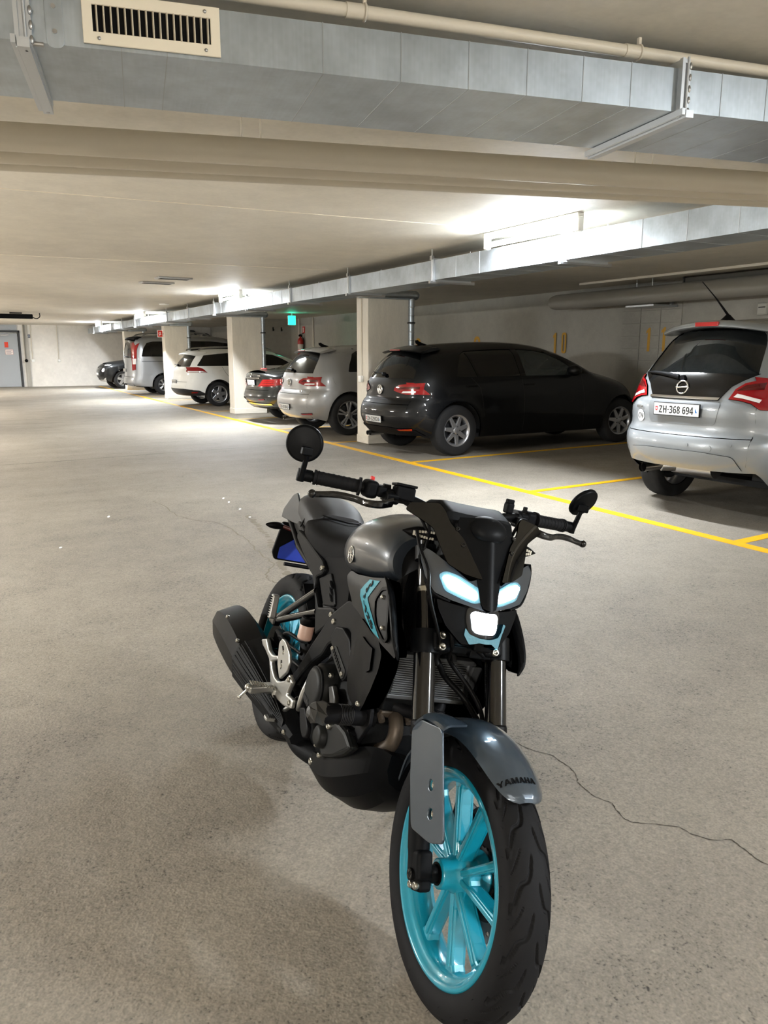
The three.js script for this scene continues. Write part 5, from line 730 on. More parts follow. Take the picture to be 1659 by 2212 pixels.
{ const cowl = roundPoly([[.006, .857], [.030, .859], [.080, .865], [.118, .874], [.142, .905], [.156, .946], [.145, .968], [.128, .962], [.084, .939], [.043, .914], [.020, .926], [.006, .877]], .006);
  const drl = roundPoly([[.105, .911], [.094, .918], [.071, .914], [.026, .894], [.024, .879], [.031, .875], [.052, .879], [.090, .889]], .006, 5), lens = roundPoly([[.113, .915], [.097, .926], [.068, .922], [.016, .901], [.012, .876], [.030, .867], [.055, .871], [.097, .882]], .008, 5);
  for (const s of [1, -1]) { const f = s > 0 ? P => P : mz;
    fp('headlamp_cowl', f(cowl), Fx, B_.grey, 0, .05);
    fp('running_light_lens', f(lens), Fx, glowLens, .004, .006); fp('running_light', f(drl), Fx, drlMat, .0075, .006);
    // the side of the cowl runs back to the fork
    front('cowl_side', sheet([[[1.082, .968, s * .145], [1.078, .946, s * .156], [1.100, .905, s * .142], [1.123, .874, s * .118], [1.140, .864, s * .082]], [[1.05, .962, s * .128], [1.045, .938, s * .130], [1.06, .895, s * .122], [1.075, .862, s * .105], [1.08, .850, s * .08]]], .004, { su: 3, sv: 2, flip: s < 0 }), B_.satin);
    fp('lamp_shroud', f(roundPoly([[.112, .862], [.080, .858], [.030, .856], [.034, .835], [.040, .816], [.034, .778], [.052, .776], [.088, .808], [.106, .84]], .004)), Fx, B_.satin, -.004, .03); }
  // projector
  const pj = roundPoly([[.036, .846], [.028, .852], [-.022, .852], [-.030, .844], [-.028, .815], [-.020, .806], [.022, .806], [.030, .812]], .008, 5);
  fp('lamp_bezel', roundPoly([[.044, .860], [-.044, .860], [-.046, .830], [-.036, .798], [.036, .798], [.046, .830]], .012, 5), Fx, M.blackGloss, -.002, .03);
  fp('projector_lens', pj, Fx, projMat, .006, .012);
  fp('lamp_chin', roundPoly([[.046, .812], [.036, .800], [.016, .796], [-.016, .796], [-.036, .800], [-.046, .812], [-.052, .830], [-.060, .826], [-.046, .800], [-.036, .772], [-.014, .786], [.014, .786], [.036, .778], [.048, .796]], .003), Fx, glowLens, .006, .02);
  // beak between the eyes
  const beak = [[.071, 1.051], [.035, 1.058], [0, 1.060], [-.035, 1.058], [-.071, 1.051], [-.080, 1.003], [-.037, .955], [-.030, .926], [-.022, .879], [-.016, .864], [0, .860], [.016, .864], [.022, .879], [.030, .926], [.037, .955], [.080, 1.003]];
  fp('visor_beak', beak, Fb, B_.satin, .004, .03, .01);
  // smoked deflector plates with two bolts each
  const wing = roundPoly([[.190, 1.038], [.178, 1.055], [.113, 1.068], [.100, 1.055], [.090, 1.030], [.060, 1.000], [.022, .922], [.062, .926], [.098, .940], [.112, .970], [.128, 1.010], [.152, 1.022]], .006);
  for (const s of [1, -1]) { const f = s > 0 ? P => P : mz; fp('deflector_plate', f(wing), Fw, B_.smoke, .012, .004); for (const [a, b] of [[.077, 1.024], [.066, .992]]) { const q = Fw(s * a, b); front('bolt', bolt([q[0] + .012, b, s * a], .006, [q[3], q[4], q[5]], .006), B_.gloss); } }
  // lights where the lamps glow
  const L = new THREE.SpotLight(0xe8f6ff, 1.6, 0, rad(38), .7, 2); L.position.copy(V(1.215, .83, 0).applyMatrix4(SM)); L.target.position.copy(V(3.2, .62, 0).applyMatrix4(SM)); bike.add(L, L.target); L.castShadow = true; L.shadow.radius = 1.5;
  // dash and its hood
  front('instrument_dash', [loft([.102, .09, .04, -.03, -.078, -.092].map((z, i) => { const e = i === 0 || i === 5 ? .008 : 0, y = 1.038; return [[1.055 - e, y - .012 + e, z], [1.045 - e, y + .022 - e, z], [.985, y + .040 - e, z], [.93, y + .032 - e, z], [.94, y - .005, z], [1.01, y - .030 + e, z]]; }), { sub: 3, around: 2, smooth: false })], B_.soft);
  front('dash_hood', [xf(new THREE.SphereGeometry(1, 32, 20), [1.090, 1.036, 0], [0, 0, -.6], [.040, .026, .050])], B_.frame);
  front('headlamp_back', [rbox(.10, .14, .19, 1.03, .93, 0, .02), rbox(.10, .09, .10, 1.10, .83, 0, .02), rbox(.08, .05, .15, 1.02, 1.02, 0, .015)], M.black);
}
// ---- turn signals
for (const s of [1, -1]) { const t = front('turn_signal', loft([[.098, .010, .004], [.110, .013, .010], [.135, .014, .0165], [.160, .011, .012], [.178, .005, .004], [.184, .002, .0015]].map(([z, a, b]) => circlePts(0, 0, 1, 8).map(([u, v]) => [1.022 - (z - .1) * .15 + u * a, .992 + v * b - (z - .1) * .02, s * (z + (s < 0 ? .014 : 0))])), { sub: 3, around: 2 }), M.black);
  const dots = []; for (let i = 0; i < 16; i++) { const k = i < 8 ? i : i - 8, up = i < 8 ? 1 : -1; const z = .112 + k * .0068; dots.push(rbox(.004, .0062, .0055, 1.0355 - (z - .1) * .17, .992 + up * (.0075 - .0006 * k * k * .16) - (z - .1) * .02, s * (z + (s < 0 ? .014 : 0)), .001, [0, 0, 0], 1)); } front('signal_lens', dots, mat(0xb9b4a6, .12, 0, { clearcoat: 1 }), t).userData.kind = 'stuff'; front('signal_stalk', rod([1.0, .985, s * .06], [1.02, .99, s * .102], .009, .010, 12), M.black, t); }

// ---- handlebar
{ const bar = [[.836, 1.060, .40], [.856, 1.062, .30], [.874, 1.062, .23], [.915, 1.058, .14], [.93, 1.040, .07], [.93, 1.036, 0]]; const full = [...bar, ...bar.slice(0, -1).reverse().map(p => [p[0], p[1], -p[2]])];
  front('handlebar', tube(full, .0125, 80, 14), B_.satin);
  const at = z => { const a = Math.abs(z); return [lerp(.874, .836, (a - .23) / .17), 1.062 - .012 * Math.max(0, (a - .3)) , z]; };
  for (const s of [1, -1]) { const R = r => rod(at(s * r[0]), at(s * r[1]), r[2], r[3] ?? r[2], 24);
    const gp = front('grip', [R([.268, .380, .0172]), R([.374, .380, .0195]), R([.368, .371, .0188]), R([.262, .268, .024])], B_.rubber); const ribs = []; for (let i = 0; i < 7; i++) ribs.push(R([.278 + i * .013, .283 + i * .013, .0178])); front('grip_rib', ribs, B_.rubber, gp).userData.kind = 'stuff';
    front('bar_end', [R([.384, .404, .0155]), R([.404, .410, .013])], B_.satin);
    front('switch_housing', [rbox(.05, .046, .036, ...at(s * .238), .012), rbox(.045, .03, .03, at(s * .215)[0] + .002, at(s * .215)[1], s * .212, .008)], B_.soft); front('switch_button', [rbox(.012, .012, .010, at(.24)[0] - .012, 1.088, s * .232, .003)], s > 0 ? M.red : M.black);
    front('lever_clamp', [R([.188, .206, .021]), rbox(.035, .028, .04, at(s * .19)[0] + .028, 1.052, s * .192, .008)], B_.satin);
    front('lever', [loft([[.200, .948, 1.045, .010], [.235, .962, 1.036, .0085], [.27, .958, 1.033, .0075], [.30, .942, 1.037, .007], [.34, .93, 1.037, .007], [.38, .925, 1.030, .0065], [.392, .924, 1.028, .0065]].map(([z, x, y, r]) => circlePts(0, 0, 1, 8).map(([u, v]) => [x + u * r * .8, y + v * r * 1.2, s * z])), { sub: 4, around: 2 }), new THREE.SphereGeometry(.0105, 20, 14).translate(.924, 1.028, s * .40)], B_.gloss);
    // bar-end mirror
    const mc = V(.848, 1.139, s * .423), n = s > 0 ? V(-.93, .05, -.36).normalize() : V(-.811, .495, .286).normalize(); const q = new THREE.Quaternion().setFromUnitVectors(V(0, 0, 1), n);
    const mir = front('mirror', lathe([[0, -.011], [.040, -.010], [.0462, -.005], [.0470, .003], [.0455, .006], [0, .0045]], 'z', 56).applyMatrix4(new THREE.Matrix4().compose(mc, q, V(1, 1, 1))), B_.satin);
    front('mirror_glass', lathe([[0, .0065], [.0435, .0065], [.0445, .005]], 'z', 48).applyMatrix4(new THREE.Matrix4().compose(mc, q, V(1, 1, 1))), M.chrome, mir);
    front('mirror_stem', [rod([.842, 1.050, s * .413], [.862, 1.118, s * .414], .0078, .0065, 14), rod([.838, 1.045, s * .413], [.842, 1.075, s * .413], .0105, .0105, 18), rbox(.014, .022, .034, .863, 1.122, s * .416, .004, [0, s * .33, 0])], B_.satin, mir); }
  front('brake_reservoir', [rbox(.045, .036, .052, .905, 1.068, .158, .006, [0, -.1, .12]), rbox(.049, .007, .056, .902, 1.089, .158, .002, [0, -.1, .12])], B_.soft);
  front('cable', [tube([[.93, 1.05, .19], [.99, 1.05, .16], [1.03, 1.02, .13], [1.02, .95, .115], [.98, .9, .09]], .0045, 30, 8)], M.black); front('cable', [tube([[.94, 1.055, .18], [1.0, 1.035, .15], [1.03, .99, .125], [1.0, .92, .11]], .004, 30, 8)], M.black); front('cable', [tube([[.94, 1.06, -.18], [1.01, 1.06, -.13], [1.02, 1.0, -.1], [.98, .94, -.08]], .0045, 30, 8)], M.black);
  front('mount_clamp', [rbox(.026, .03, .022, .90, 1.085, -.155, .006), rod([.90, 1.09, -.155], [.90, 1.106, -.155], .007, .007, 12), rbox(.014, .012, .022, .90, 1.103, -.155, .003)], B_.soft); }
front('brake_hose', [tube([[1.02, .93, .085], [1.09, .87, .072], [1.12, .81, .06], [1.13, .755, .045], [1.10, .72, .03], [1.07, .69, .0], [1.10, .64, -.05], [1.13, .60, -.075], [1.16, .55, -.082], [1.20, .46, -.09]], .0058, 80, 10)], M.black);
front('clutch_cable', tube([[1.05, 1.0, .165], [1.10, .965, .168], [1.15, .925, .160], [1.152, .886, .150], [1.152, .850, .134], [1.148, .808, .110], [1.145, .775, .092], [1.12, .745, .075], [1.07, .72, .05]], .0042, 70, 10), M.black);
front('cable_bundle', [tube([[1.02, .72, .05], [1.06, .685, .03], [1.05, .65, .0], [1.08, .61, -.05], [1.12, .57, -.08]], .0075, 40, 8), new THREE.TorusGeometry(.022, .008, 10, 24, 4).rotateY(1.2).translate(1.085, .705, .03)], M.black);

// ---- tank
{ const ring = (x, hw, y0, y1, dz = 0) => [[x + .01, y1, 0], [x, y1 - .012, hw * .42], [x, lerp(y0, y1, .72), hw * .86], [x, lerp(y0, y1, .42), hw], [x + .01, lerp(y0, y1, .14), hw * .93], [x + .02, y0, hw * .70], [x + .02, y0 - .005, 0], [x + .02, y0, -hw * .70], [x + .01, lerp(y0, y1, .14), -hw * .93], [x, lerp(y0, y1, .42), -hw], [x, lerp(y0, y1, .72), -hw * .86], [x, y1 - .012, -hw * .42]];
  part('fuel_tank', loft([ring(.455, .07, .82, .880), ring(.50, .105, .795, .915), ring(.56, .137, .785, .950), ring(.64, .158, .790, .985), ring(.74, .166, .805, 1.005), ring(.83, .165, .822, 1.008), ring(.895, .158, .836, .992), ring(.915, .150, .842, .985)], { sub: 5, around: 4 }), B_.grey);
  part('tank_front', loft([ring(.895, .128, .842, .985), ring(.95, .115, .80, .965), ring(.99, .10, .78, .95)], { sub: 4, around: 3 }), M.black);
  // emblem: ring with three crossed tuning forks
  const eg = []; const bar = (a, r0, r1) => eg.push(rod([r0 * Math.cos(a), r0 * Math.sin(a), .001], [r1 * Math.cos(a), r1 * Math.sin(a), .001], .0013, .0013, 6)); eg.push(new THREE.TorusGeometry(.0235, .0022, 8, 40));
  for (let i = 0; i < 3; i++) { const a = Math.PI / 2 + i * 2.0944; bar(a + Math.PI, 0, .021); for (const o of [-.0042, .0042]) eg.push(rod([o * -Math.sin(a) + .005 * Math.cos(a), o * Math.cos(a) + .005 * Math.sin(a), .001], [o * -Math.sin(a) + .021 * Math.cos(a), o * Math.cos(a) + .021 * Math.sin(a), .001], .0012, .0012, 6)); eg.push(rod([-.0042 * -Math.sin(a) + .005 * Math.cos(a), -.0042 * Math.cos(a) + .005 * Math.sin(a), .001], [.0042 * -Math.sin(a) + .005 * Math.cos(a), .0042 * Math.cos(a) + .005 * Math.sin(a), .001], .0012, .0012, 6)); }
  const em = join(eg); const back = lathe([[0, .0006], [.022, .0006], [.023, -.004]], 'z', 40);
  for (const s of [1, -1]) { const m = new THREE.Matrix4().compose(V(.676, .848, s * .1615), new THREE.Quaternion().setFromEuler(new THREE.Euler(s * .10, s > 0 ? -.10 : Math.PI + .10, .3)), V(1, 1, 1)); const b = part('tank_emblem', back.clone().applyMatrix4(m), M.black); part('emblem_mark', em.clone().applyMatrix4(m), M.chrome, b); } }
// ---- side panels: patches on one flaring surface
const flare = (f) => (x, y) => { const e = .002, z = f(x, y), v = V(-(f(x + e, y) - f(x - e, y)) / (2 * e), -(f(x, y + e) - f(x, y - e)) / (2 * e), 1).normalize(); return [x, y, z, v.x, v.y, v.z]; };
const both = (name, P, f, m, off = 0, sk = .012, stp = .02, parents) => [1, -1].map((s, i) => { const g = patch(P, stp, flare(f), off, sk, false); return part(name, s > 0 ? g : mirrorZ(g).translate(-.012, -.008, .034), m, parents ? parents[i] : bike); });
const zShroud = (x, y) => .155 + .05 * sstep(.72, 1.08, x) - .16 * Math.max(0, Math.abs(y - (.772 - .02 * (x - .9))) - .006);
{ const sh = both('side_shroud', roundPoly([[.682, .805], [.730, .806], [.850, .828], [.985, .860], [1.02, .848], [1.07, .806], [1.118, .755], [1.138, .728], [1.142, .708], [1.10, .712], [1.02, .716], [.934, .722], [.83, .716], [.740, .719], [.690, .762], [.668, .787]], .008), zShroud, mat(0x17181a, .42, 0, { specularIntensity: .4 }), 0, .03, .015);
  both('shroud_stripe', [[.838, .819], [.930, .838], [.905, .808], [.884, .780], [.925, .768], [.966, .756], [1.045, .723], [.965, .722], [.887, .729], [.850, .745], [.806, .764], [.797, .779], [.815, .80]], zShroud, B_.cyanFlat, .0016, .001, .012, sh);
  // bike type lettering running down the stripe
  const L = text('MT-125', .0175, .0012); const p = L.attributes.position; const C = new THREE.CatmullRomCurve3([V(.880, .822, 0), V(.850, .785, 0), V(.868, .760, 0), V(.925, .744, 0), V(.985, .732, 0)]); const q = L.clone();
  for (let i = 0; i < p.count; i++) { const t = clamp((p.getX(i) + .0395) / .079, 0, 1), v = p.getY(i), h = p.getZ(i), c = C.getPoint(t), d = C.getTangent(t); const x = c.x - d.y * v * .8, y = c.y + d.x * v * .8; p.setXYZ(i, x, y, zShroud(x, y) + .003 + h); } L.deleteAttribute('normal'); L.computeVertexNormals(); part('shroud_lettering', L, M.black, sh[0]);
  const mesh = both('scoop_mesh', roundPoly([[.976, .800], [.990, .826], [1.022, .838], [1.055, .812], [1.085, .775], [1.100, .748], [1.086, .733], [1.035, .752]], .008), (x, y) => zShroud(x, y), M.dark, .004, .012, .012, sh);
  both('scoop_rim', [...roundPoly([[.968, .800], [.984, .834], [1.022, .846], [1.062, .816], [1.093, .776], [1.108, .745], [1.089, .726], [1.03, .745]], .008), [.968, .800 - 1e-4], ...roundPoly([[.976, .800], [.990, .826], [1.022, .838], [1.055, .812], [1.085, .775], [1.100, .748], [1.086, .733], [1.035, .752]], .008).reverse()].slice(0, -1), zShroud, B_.frame, .008, .012, .012, sh);
  bolts([[1.015, .818, zShroud(1.0, .8) + .006], [1.072, .758, zShroud(1.06, .76) + .006]], .0055, [0, 0, 1]);
  for (const s of [1, -1]) part('shroud_lip', loft([[.985, .860, .195, .010], [1.03, .848, .203, .011], [1.08, .806, .207, .011], [1.125, .752, .208, .010], [1.140, .728, .204, .008], [1.145, .708, .198, .003]].map(([x, y, z, r]) => circlePts(0, 0, 1, 8).map(([u, v]) => [x + u * r - (s < 0 ? .012 : 0), y + v * r * .6 - (s < 0 ? .008 : 0), s * (z - .006 + v * r - (s < 0 ? .034 : 0))])), { sub: 4, around: 2 }), B_.satin);
  // inner wall of the shroud runs in to the headstock
  for (const s of [1, -1]) part('shroud_inner', sheet([[[.97, .85, s * .155], [1.05, .80, s * .160], [1.095, .745, s * .162], [1.075, .706, s * .157]], [[.98, .88, s * .13], [1.02, .80, s * .14], [1.04, .74, s * .145], [1.03, .70, s * .14]], [[.95, .90, s * .07], [.97, .80, s * .08], [.98, .74, s * .08], [.98, .69, s * .08]]], .004, { su: 2, sv: 2, flip: s < 0 }), M.black);
  // lower radiator side panel
  const zl = (x, y) => .172 + .02 * sstep(.85, 1.02, x) - .9 * Math.max(0, .6 - y) ** 2 * 2;
  both('radiator_side_panel', roundPoly([[.800, .700], [.870, .720], [1.03, .715], [1.064, .690], [1.067, .655], [1.052, .595], [1.03, .552], [1.005, .522], [.948, .505], [.892, .505], [.868, .516], [.860, .58], [.846, .64]], .008), zl, B_.satin, 0, .05, .015);
  bolts([[1.0, .54, zl(1.0, .54) + .002]], .007, [0, 0, 1]);
  both('panel_crease', [[.888, .628], [.95, .640], [1.018, .628], [1.034, .640], [1.02, .69], [.93, .69], [.88, .66]], zl, B_.satin, .006, .008, .015);
  // frame spar and the lettered plate
  part('frame_spar', [1, -1].flatMap(s => [plate(roundPoly([[.60, .655], [.69, .722], [.80, .735], [.95, .84], [.99, .82], [.88, .69], [.79, .63], [.70, .60], [.628, .565], [.60, .520], [.548, .482], [.487, .42], [.44, .36], [.40, .38], [.432, .415], [.50, .52]], .012), .03, .008).translate(0, 0, s * .128)]), B_.frame);
  for (const s of [1, -1]) { const lp = part('frame_plate', plate(roundPoly([[.669, .600], [.689, .640], [.735, .652], [.80, .640], [.850, .585], [.834, .540], [.815, .524], [.713, .566]], .010), .02, .005).translate(0, 0, s * .150), B_.frame); const ed = plate(roundPoly([[.690, .577], [.731, .596], [.828, .560], [.826, .538], [.812, .530], [.712, .566]], .006), .006, .002).translate(0, 0, s * .160); part('frame_plate_strip', ed, B_.engineCover, lp); const rg = []; for (let i = 0; i < 7; i++) rg.push(rbox(.006, .012, .003, .727 + i * .0115, .580 - i * .0047, s * .164, .001)); part('strip_rib', rg, M.black, lp).userData.kind = 'stuff'; bolts([[.716, .583, s * .162], [.815, .546, s * .162]], .007, [0, 0, s]); }
  bolts([[.632, .637, .143]], .009, [0, 0, 1]); }
// ---- seat, side covers, tail
{ const sec = (x, hw, y0, y1) => [[x, y1, 0], [x, y1 - .004, hw * .6], [x, y1 - .03, hw * .96], [x, lerp(y0, y1, .35), hw], [x, y0, hw * .9], [x, y0, -hw * .9], [x, lerp(y0, y1, .35), -hw], [x, y1 - .03, -hw * .96], [x, y1 - .004, -hw * .6]];
  part('seat', loft([sec(.06, .085, .80, .868), sec(.12, .115, .79, .872), sec(.22, .132, .775, .868), sec(.33, .128, .755, .862), sec(.43, .112, .735, .868), sec(.51, .102, .725, .885), sec(.56, .095, .73, .90)], { sub: 5, around: 3 }), B_.seat);
  part('seat_skirt', [1, -1].map(s => sheet([[[.20, .800, s * .108], [.33, .775, s * .112], [.45, .790, s * .108], [.60, .83, s * .112]], [[.30, .765, s * .110], [.40, .735, s * .112], [.49, .725, s * .110], [.63, .76, s * .116]], [[.41, .740, s * .108], [.462, .70, s * .110], [.53, .675, s * .110], [.655, .70, s * .118]], [[.48, .69, s * .106], [.515, .655, s * .108], [.56, .640, s * .110], [.66, .640, s * .116]]], .008, { su: 4, sv: 4, flip: s < 0 })), B_.seat);
  part('passenger_seat', loft([sec(-.10, .055, .86, .905), sec(-.06, .095, .845, .925), sec(.02, .112, .83, .928), sec(.09, .112, .815, .912), sec(.16, .10, .815, .885)], { sub: 5, around: 3 }), mat(0x232325, .6));
  part('seat_piping', tube([[.075, .812, .116], [.09, .85, .108], [.13, .872, .085], [.2, .876, .04], [.22, .876, 0], [.2, .876, -.04], [.13, .872, -.085], [.09, .85, -.108], [.075, .812, -.116]], .003, 60, 6), M.black);
  for (const s of [1, -1]) { const cv = part('side_cover', plate(roundPoly([[.10, .805], [.22, .795], [.401, .765], [.437, .745], [.425, .725], [.380, .705], [.385, .680], [.455, .628], [.560, .660], [.590, .662], [.592, .635], [.575, .612], [.483, .545], [.455, .585], [.418, .635], [.345, .700], [.20, .745], [.11, .775]], .010), .022, .007).translate(0, 0, s * .122), B_.frame);
    const rb = part('ribbed_insert', plate(roundPoly([[.388, .705], [.475, .746], [.545, .70], [.568, .672], [.560, .662], [.478, .640]], .008), .02, .005).translate(0, 0, s * .116), B_.frame, cv); const rr = []; for (let i = 0; i < 3; i++) rr.push(xf(new THREE.SphereGeometry(1, 18, 10), [.508 + i * .010, .716 - i * .017, s * .126], [0, 0, -.5], [.020, .0065, .008])); part('insert_rib', rr, B_.frame, cv);
    if (s > 0) bolts([[.418, .745, .133], [.578, .642, .133], [.375, .655, .10], [.433, .608, .10]], .009, [0, 0, 1]);
    part('tail_fin', plate(roundPoly([[-.17, .800], [-.165, .835], [-.105, .900], [-.07, .915], [-.005, .862], [.04, .812], [-.02, .805]], .008), .008, .003).applyMatrix4(M4([0, 0, s * .098], [0, s * .08, 0])), B_.grey);
    part('tail_strut', [rod([-.155, .80, s * .082], [.03, .735, s * .088], .011, .011, 12), rod([.03, .735, s * .088], [.34, .69, s * .10], .013, .013, 12), rod([-.13, .84, s * .08], [.10, .80, s * .1], .010, .010, 12)], M.black);
    part('rear_signal', loft([[.075, .006, .004], [.085, .012, .011], [.11, .014, .015], [.135, .011, .011], [.152, .003, .003]].map(([z, a, b]) => circlePts(0, 0, 1, 8).map(([u, v]) => [-.22 + u * a, .757 + v * b - (z - .08) * .06, s * z])), { sub: 3, around: 2 }), M.black); part('signal_stalk', rod([-.20, .752, s * .05], [-.215, .757, s * .082], .008, .008, 10), mat(0x4a1512, .4)); }
  part('tail_unit', loft([sec(-.19, .03, .80, .83), sec(-.14, .07, .79, .87), sec(-.02, .10, .775, .86), sec(.10, .11, .76, .83), sec(.3, .105, .70, .78)], { sub: 3, around: 3 }), M.black);
  const ph = part('plate_holder', [plate(roundPoly([[-.085, .62], [.085, .62], [.10, .65], [.085, .775], [-.085, .775], [-.10, .65]], .01), .012, .004).applyMatrix4(M4([-.232, -.0, 0], [0, Math.PI / 2, 0])), rod([-.23, .70, 0], [-.10, .80, 0], .02, .03, 12)], M.black); part('plate_backing', plate(roundPoly([[-.075, .627], [.075, .627], [.075, .672], [.02, .715], [-.075, .715]], .006), .004, .001).applyMatrix4(M4([-.222, 0, 0], [0, -Math.PI / 2, 0])), B_.blue, ph);
  part('plate_lamp_bar', rod([-.21, .612, .045], [-.21, .612, -.06], .0075, .0075, 10), M.black); }
// ---- radiator, pipes, engine
{ const rd = part('radiator', rbox(.03, .105, .225, .975, .618, 0, .004), M.dark); const f = []; for (let i = 0; i < 17; i++) f.push(box(.012, .0018, .205, .988, .572 + i * .0058, 0)); part('radiator_fin', f, B_.fin, rd).userData.kind = 'stuff';
  for (const s of [1, -1]) part('radiator_frame', plate(roundPoly([[.988, .665], [1.004, .668], [.99, .60], [.975, .565], [.955, .567], [.97, .61]], .004), .032, .006).translate(0, 0, s * .126), mat(0x4b4c4d, .5, .5), rd); part('radiator_tank', [rbox(.045, .11, .03, .972, .62, -.115, .008), rbox(.03, .012, .23, .985, .674, 0, .003), rbox(.03, .012, .23, .985, .566, 0, .003)], mat(0x4b4c4d, .5, .5), rd);
  part('radiator_hose', [tube([[.97, .56, -.06], [.985, .535, -.05], [.98, .52, 0], [.96, .525, .06], [.92, .54, .09]], .017, 40, 12), new THREE.TorusGeometry(.018, .004, 8, 20).rotateX(1.4).translate(.985, .535, -.05)], M.plastic);
  part('cylinder_head', [rbox(.15, .13, .19, .87, .51, .01, .02, [0, 0, .35]), rbox(.2, .10, .17, .86, .60, 0, .02), rbox(.06, .05, .15, .94, .535, .03, .01)], B_.engine);
  part('crankcase', [loft([[.48, .09, .25, .44], [.55, .13, .22, .52], [.68, .145, .215, .56], [.80, .14, .22, .55], [.90, .115, .26, .50], [.96, .09, .31, .44]].map(([x, w, a, b]) => [[x, b, w * .6], [x, lerp(a, b, .6), w], [x, lerp(a, b, .25), w], [x, a, w * .6], [x, a, -w * .6], [x, lerp(a, b, .25), -w], [x, lerp(a, b, .6), -w], [x, b, -w * .6]]), { sub: 3, around: 2 })], B_.engine);
  part('airbox', [rbox(.36, .24, .2, .66, .66, 0, .04), rbox(.22, .18, .17, .46, .60, 0, .03)], M.dark);
  const cl = part('clutch_cover', [lathe([[0, .034], [.045, .034], [.058, .028], [.064, .014], [.072, .008], [.074, -.03]], 'z', 44, [.672, .446, .148])], B_.engineCover); const lv = []; for (let i = 0; i < 6; i++) lv.push(rbox(.004, .02, .006, .640 + i * .008, .408 - .0012 * i, .181, .001, [0, 0, .2])); part('cover_louvre', lv, M.dark, cl); 
  part('clutch_ring', new THREE.TorusGeometry(.060, .004, 8, 44).translate(.672, .446, .170), B_.engine, cl);
  const lo = part('crank_cover', plate(roundPoly([[.800, .298], [.762, .330], [.765, .382], [.790, .408], [.842, .424], [.910, .425], [.965, .405], [.93, .37], [.870, .332]], .012), .03, .010).translate(0, 0, .145), B_.engineCover); part('pump_cover', [lathe([[0, .012], [.022, .012], [.03, .006], [.033, -.01]], 'z', 32, [.782, .352, .168])], B_.engineCover, lo);
  part('cover_fin', plate(roundPoly([[.735, .478], [.760, .492], [.795, .470], [.815, .425], [.795, .41], [.770, .44]], .006), .016, .005).translate(0, 0, .150), mat(0x3a3a39, .45, .3));
  bolts([[.628, .495, .150], [.722, .505, .150], [.770, .385, .163], [.760, .316, .160], [.795, .302, .160], [.735, .40, .158]], .0075, [0, 0, 1]); bolts([[.815, .398, .163]], .011, [0, 0, 1]);
  part('header_pipe', tube([[.955, .505, .055], [.985, .49, .060], [.998, .465, .062], [.992, .435, .064], [.965, .41, .068], [.92, .385, .075]], .0195, 40, 18), B_.rust); const fl = part('header_flange', [rbox(.014, .022, .095, .962, .506, .055, .004, [0, 0, -.5])], B_.rust); for (const z of [.096, .017]) part('flange_nut', rod([.955, .50, z], [.975, .488, z], .010, .009, 8), B_.rust, fl);
  // frame slider
  const sl = part('frame_slider', [rod([.935, .482, .10], [.918, .475, .215], .0255, .0255, 32), rod([.918, .475, .205], [.915, .474, .235], .027, .027, 32)], M.plastic); const gr = []; for (let i = 0; i < 8; i++) gr.push(new THREE.TorusGeometry(.0255, .0012, 6, 28).translate(.926, .478, .165 + i * .0045)); part('slider_groove', gr, M.dark, sl).userData.kind = 'stuff';
  part('slider_cap', loft([[.222, .028, 0], [.236, .034, .2], [.262, .030, .5], [.276, .016, .9], [.280, .003, .9]].map(([z, r, ph]) => Array.from({ length: 6 }, (_, i) => [.914 + r * Math.cos(i * 1.0472 + ph) * .9, .473 + r * Math.sin(i * 1.0472 + ph), z])), { sub: 1, smooth: false, crease: .2 }), mat(0x2c2b29, .5), sl);
  part('slider_bracket', [plate(roundPoly([[.90, .40], [.93, .40], [.975, .475], [.965, .515], [.925, .52], [.91, .47]], .008), .012, .003).translate(0, 0, .125), rod([.905, .415, .12], [.905, .415, .15], .014, .014, 6)], M.plastic);
  // belly pan
  const ring = (x, y0, y1, w0, w1) => [[x, y1, w1], [x, lerp(y0, y1, .55), w1 * 1.02], [x, lerp(y0, y1, .2), lerp(w0, w1, .7)], [x, y0, w0], [x, y0 - .006, 0], [x, y0, -w0], [x, lerp(y0, y1, .2), -lerp(w0, w1, .7)], [x, lerp(y0, y1, .55), -w1 * 1.02], [x, y1, -w1], [x, y1 - .02, 0]];
  part('belly_pan', loft([ring(.58, .205, .228, .05, .10), ring(.64, .190, .252, .06, .128), ring(.72, .180, .275, .065, .145), ring(.80, .182, .300, .068, .148), ring(.87, .195, .345, .068, .142), ring(.95, .232, .405, .062, .125), ring(1.005, .285, .430, .048, .10), ring(1.03, .33, .425, .035, .075)], { sub: 4, around: 1, smooth: false, crease: .35 }), B_.satin); bolts([[.722, .248, .146]], .011, [0, 0, 1]);
  part('exhaust_pipe', tube([[.80, .27, .08], [.70, .25, .12], [.62, .245, .145], [.56, .26, .155]], .03, 30, 16), B_.soft); }
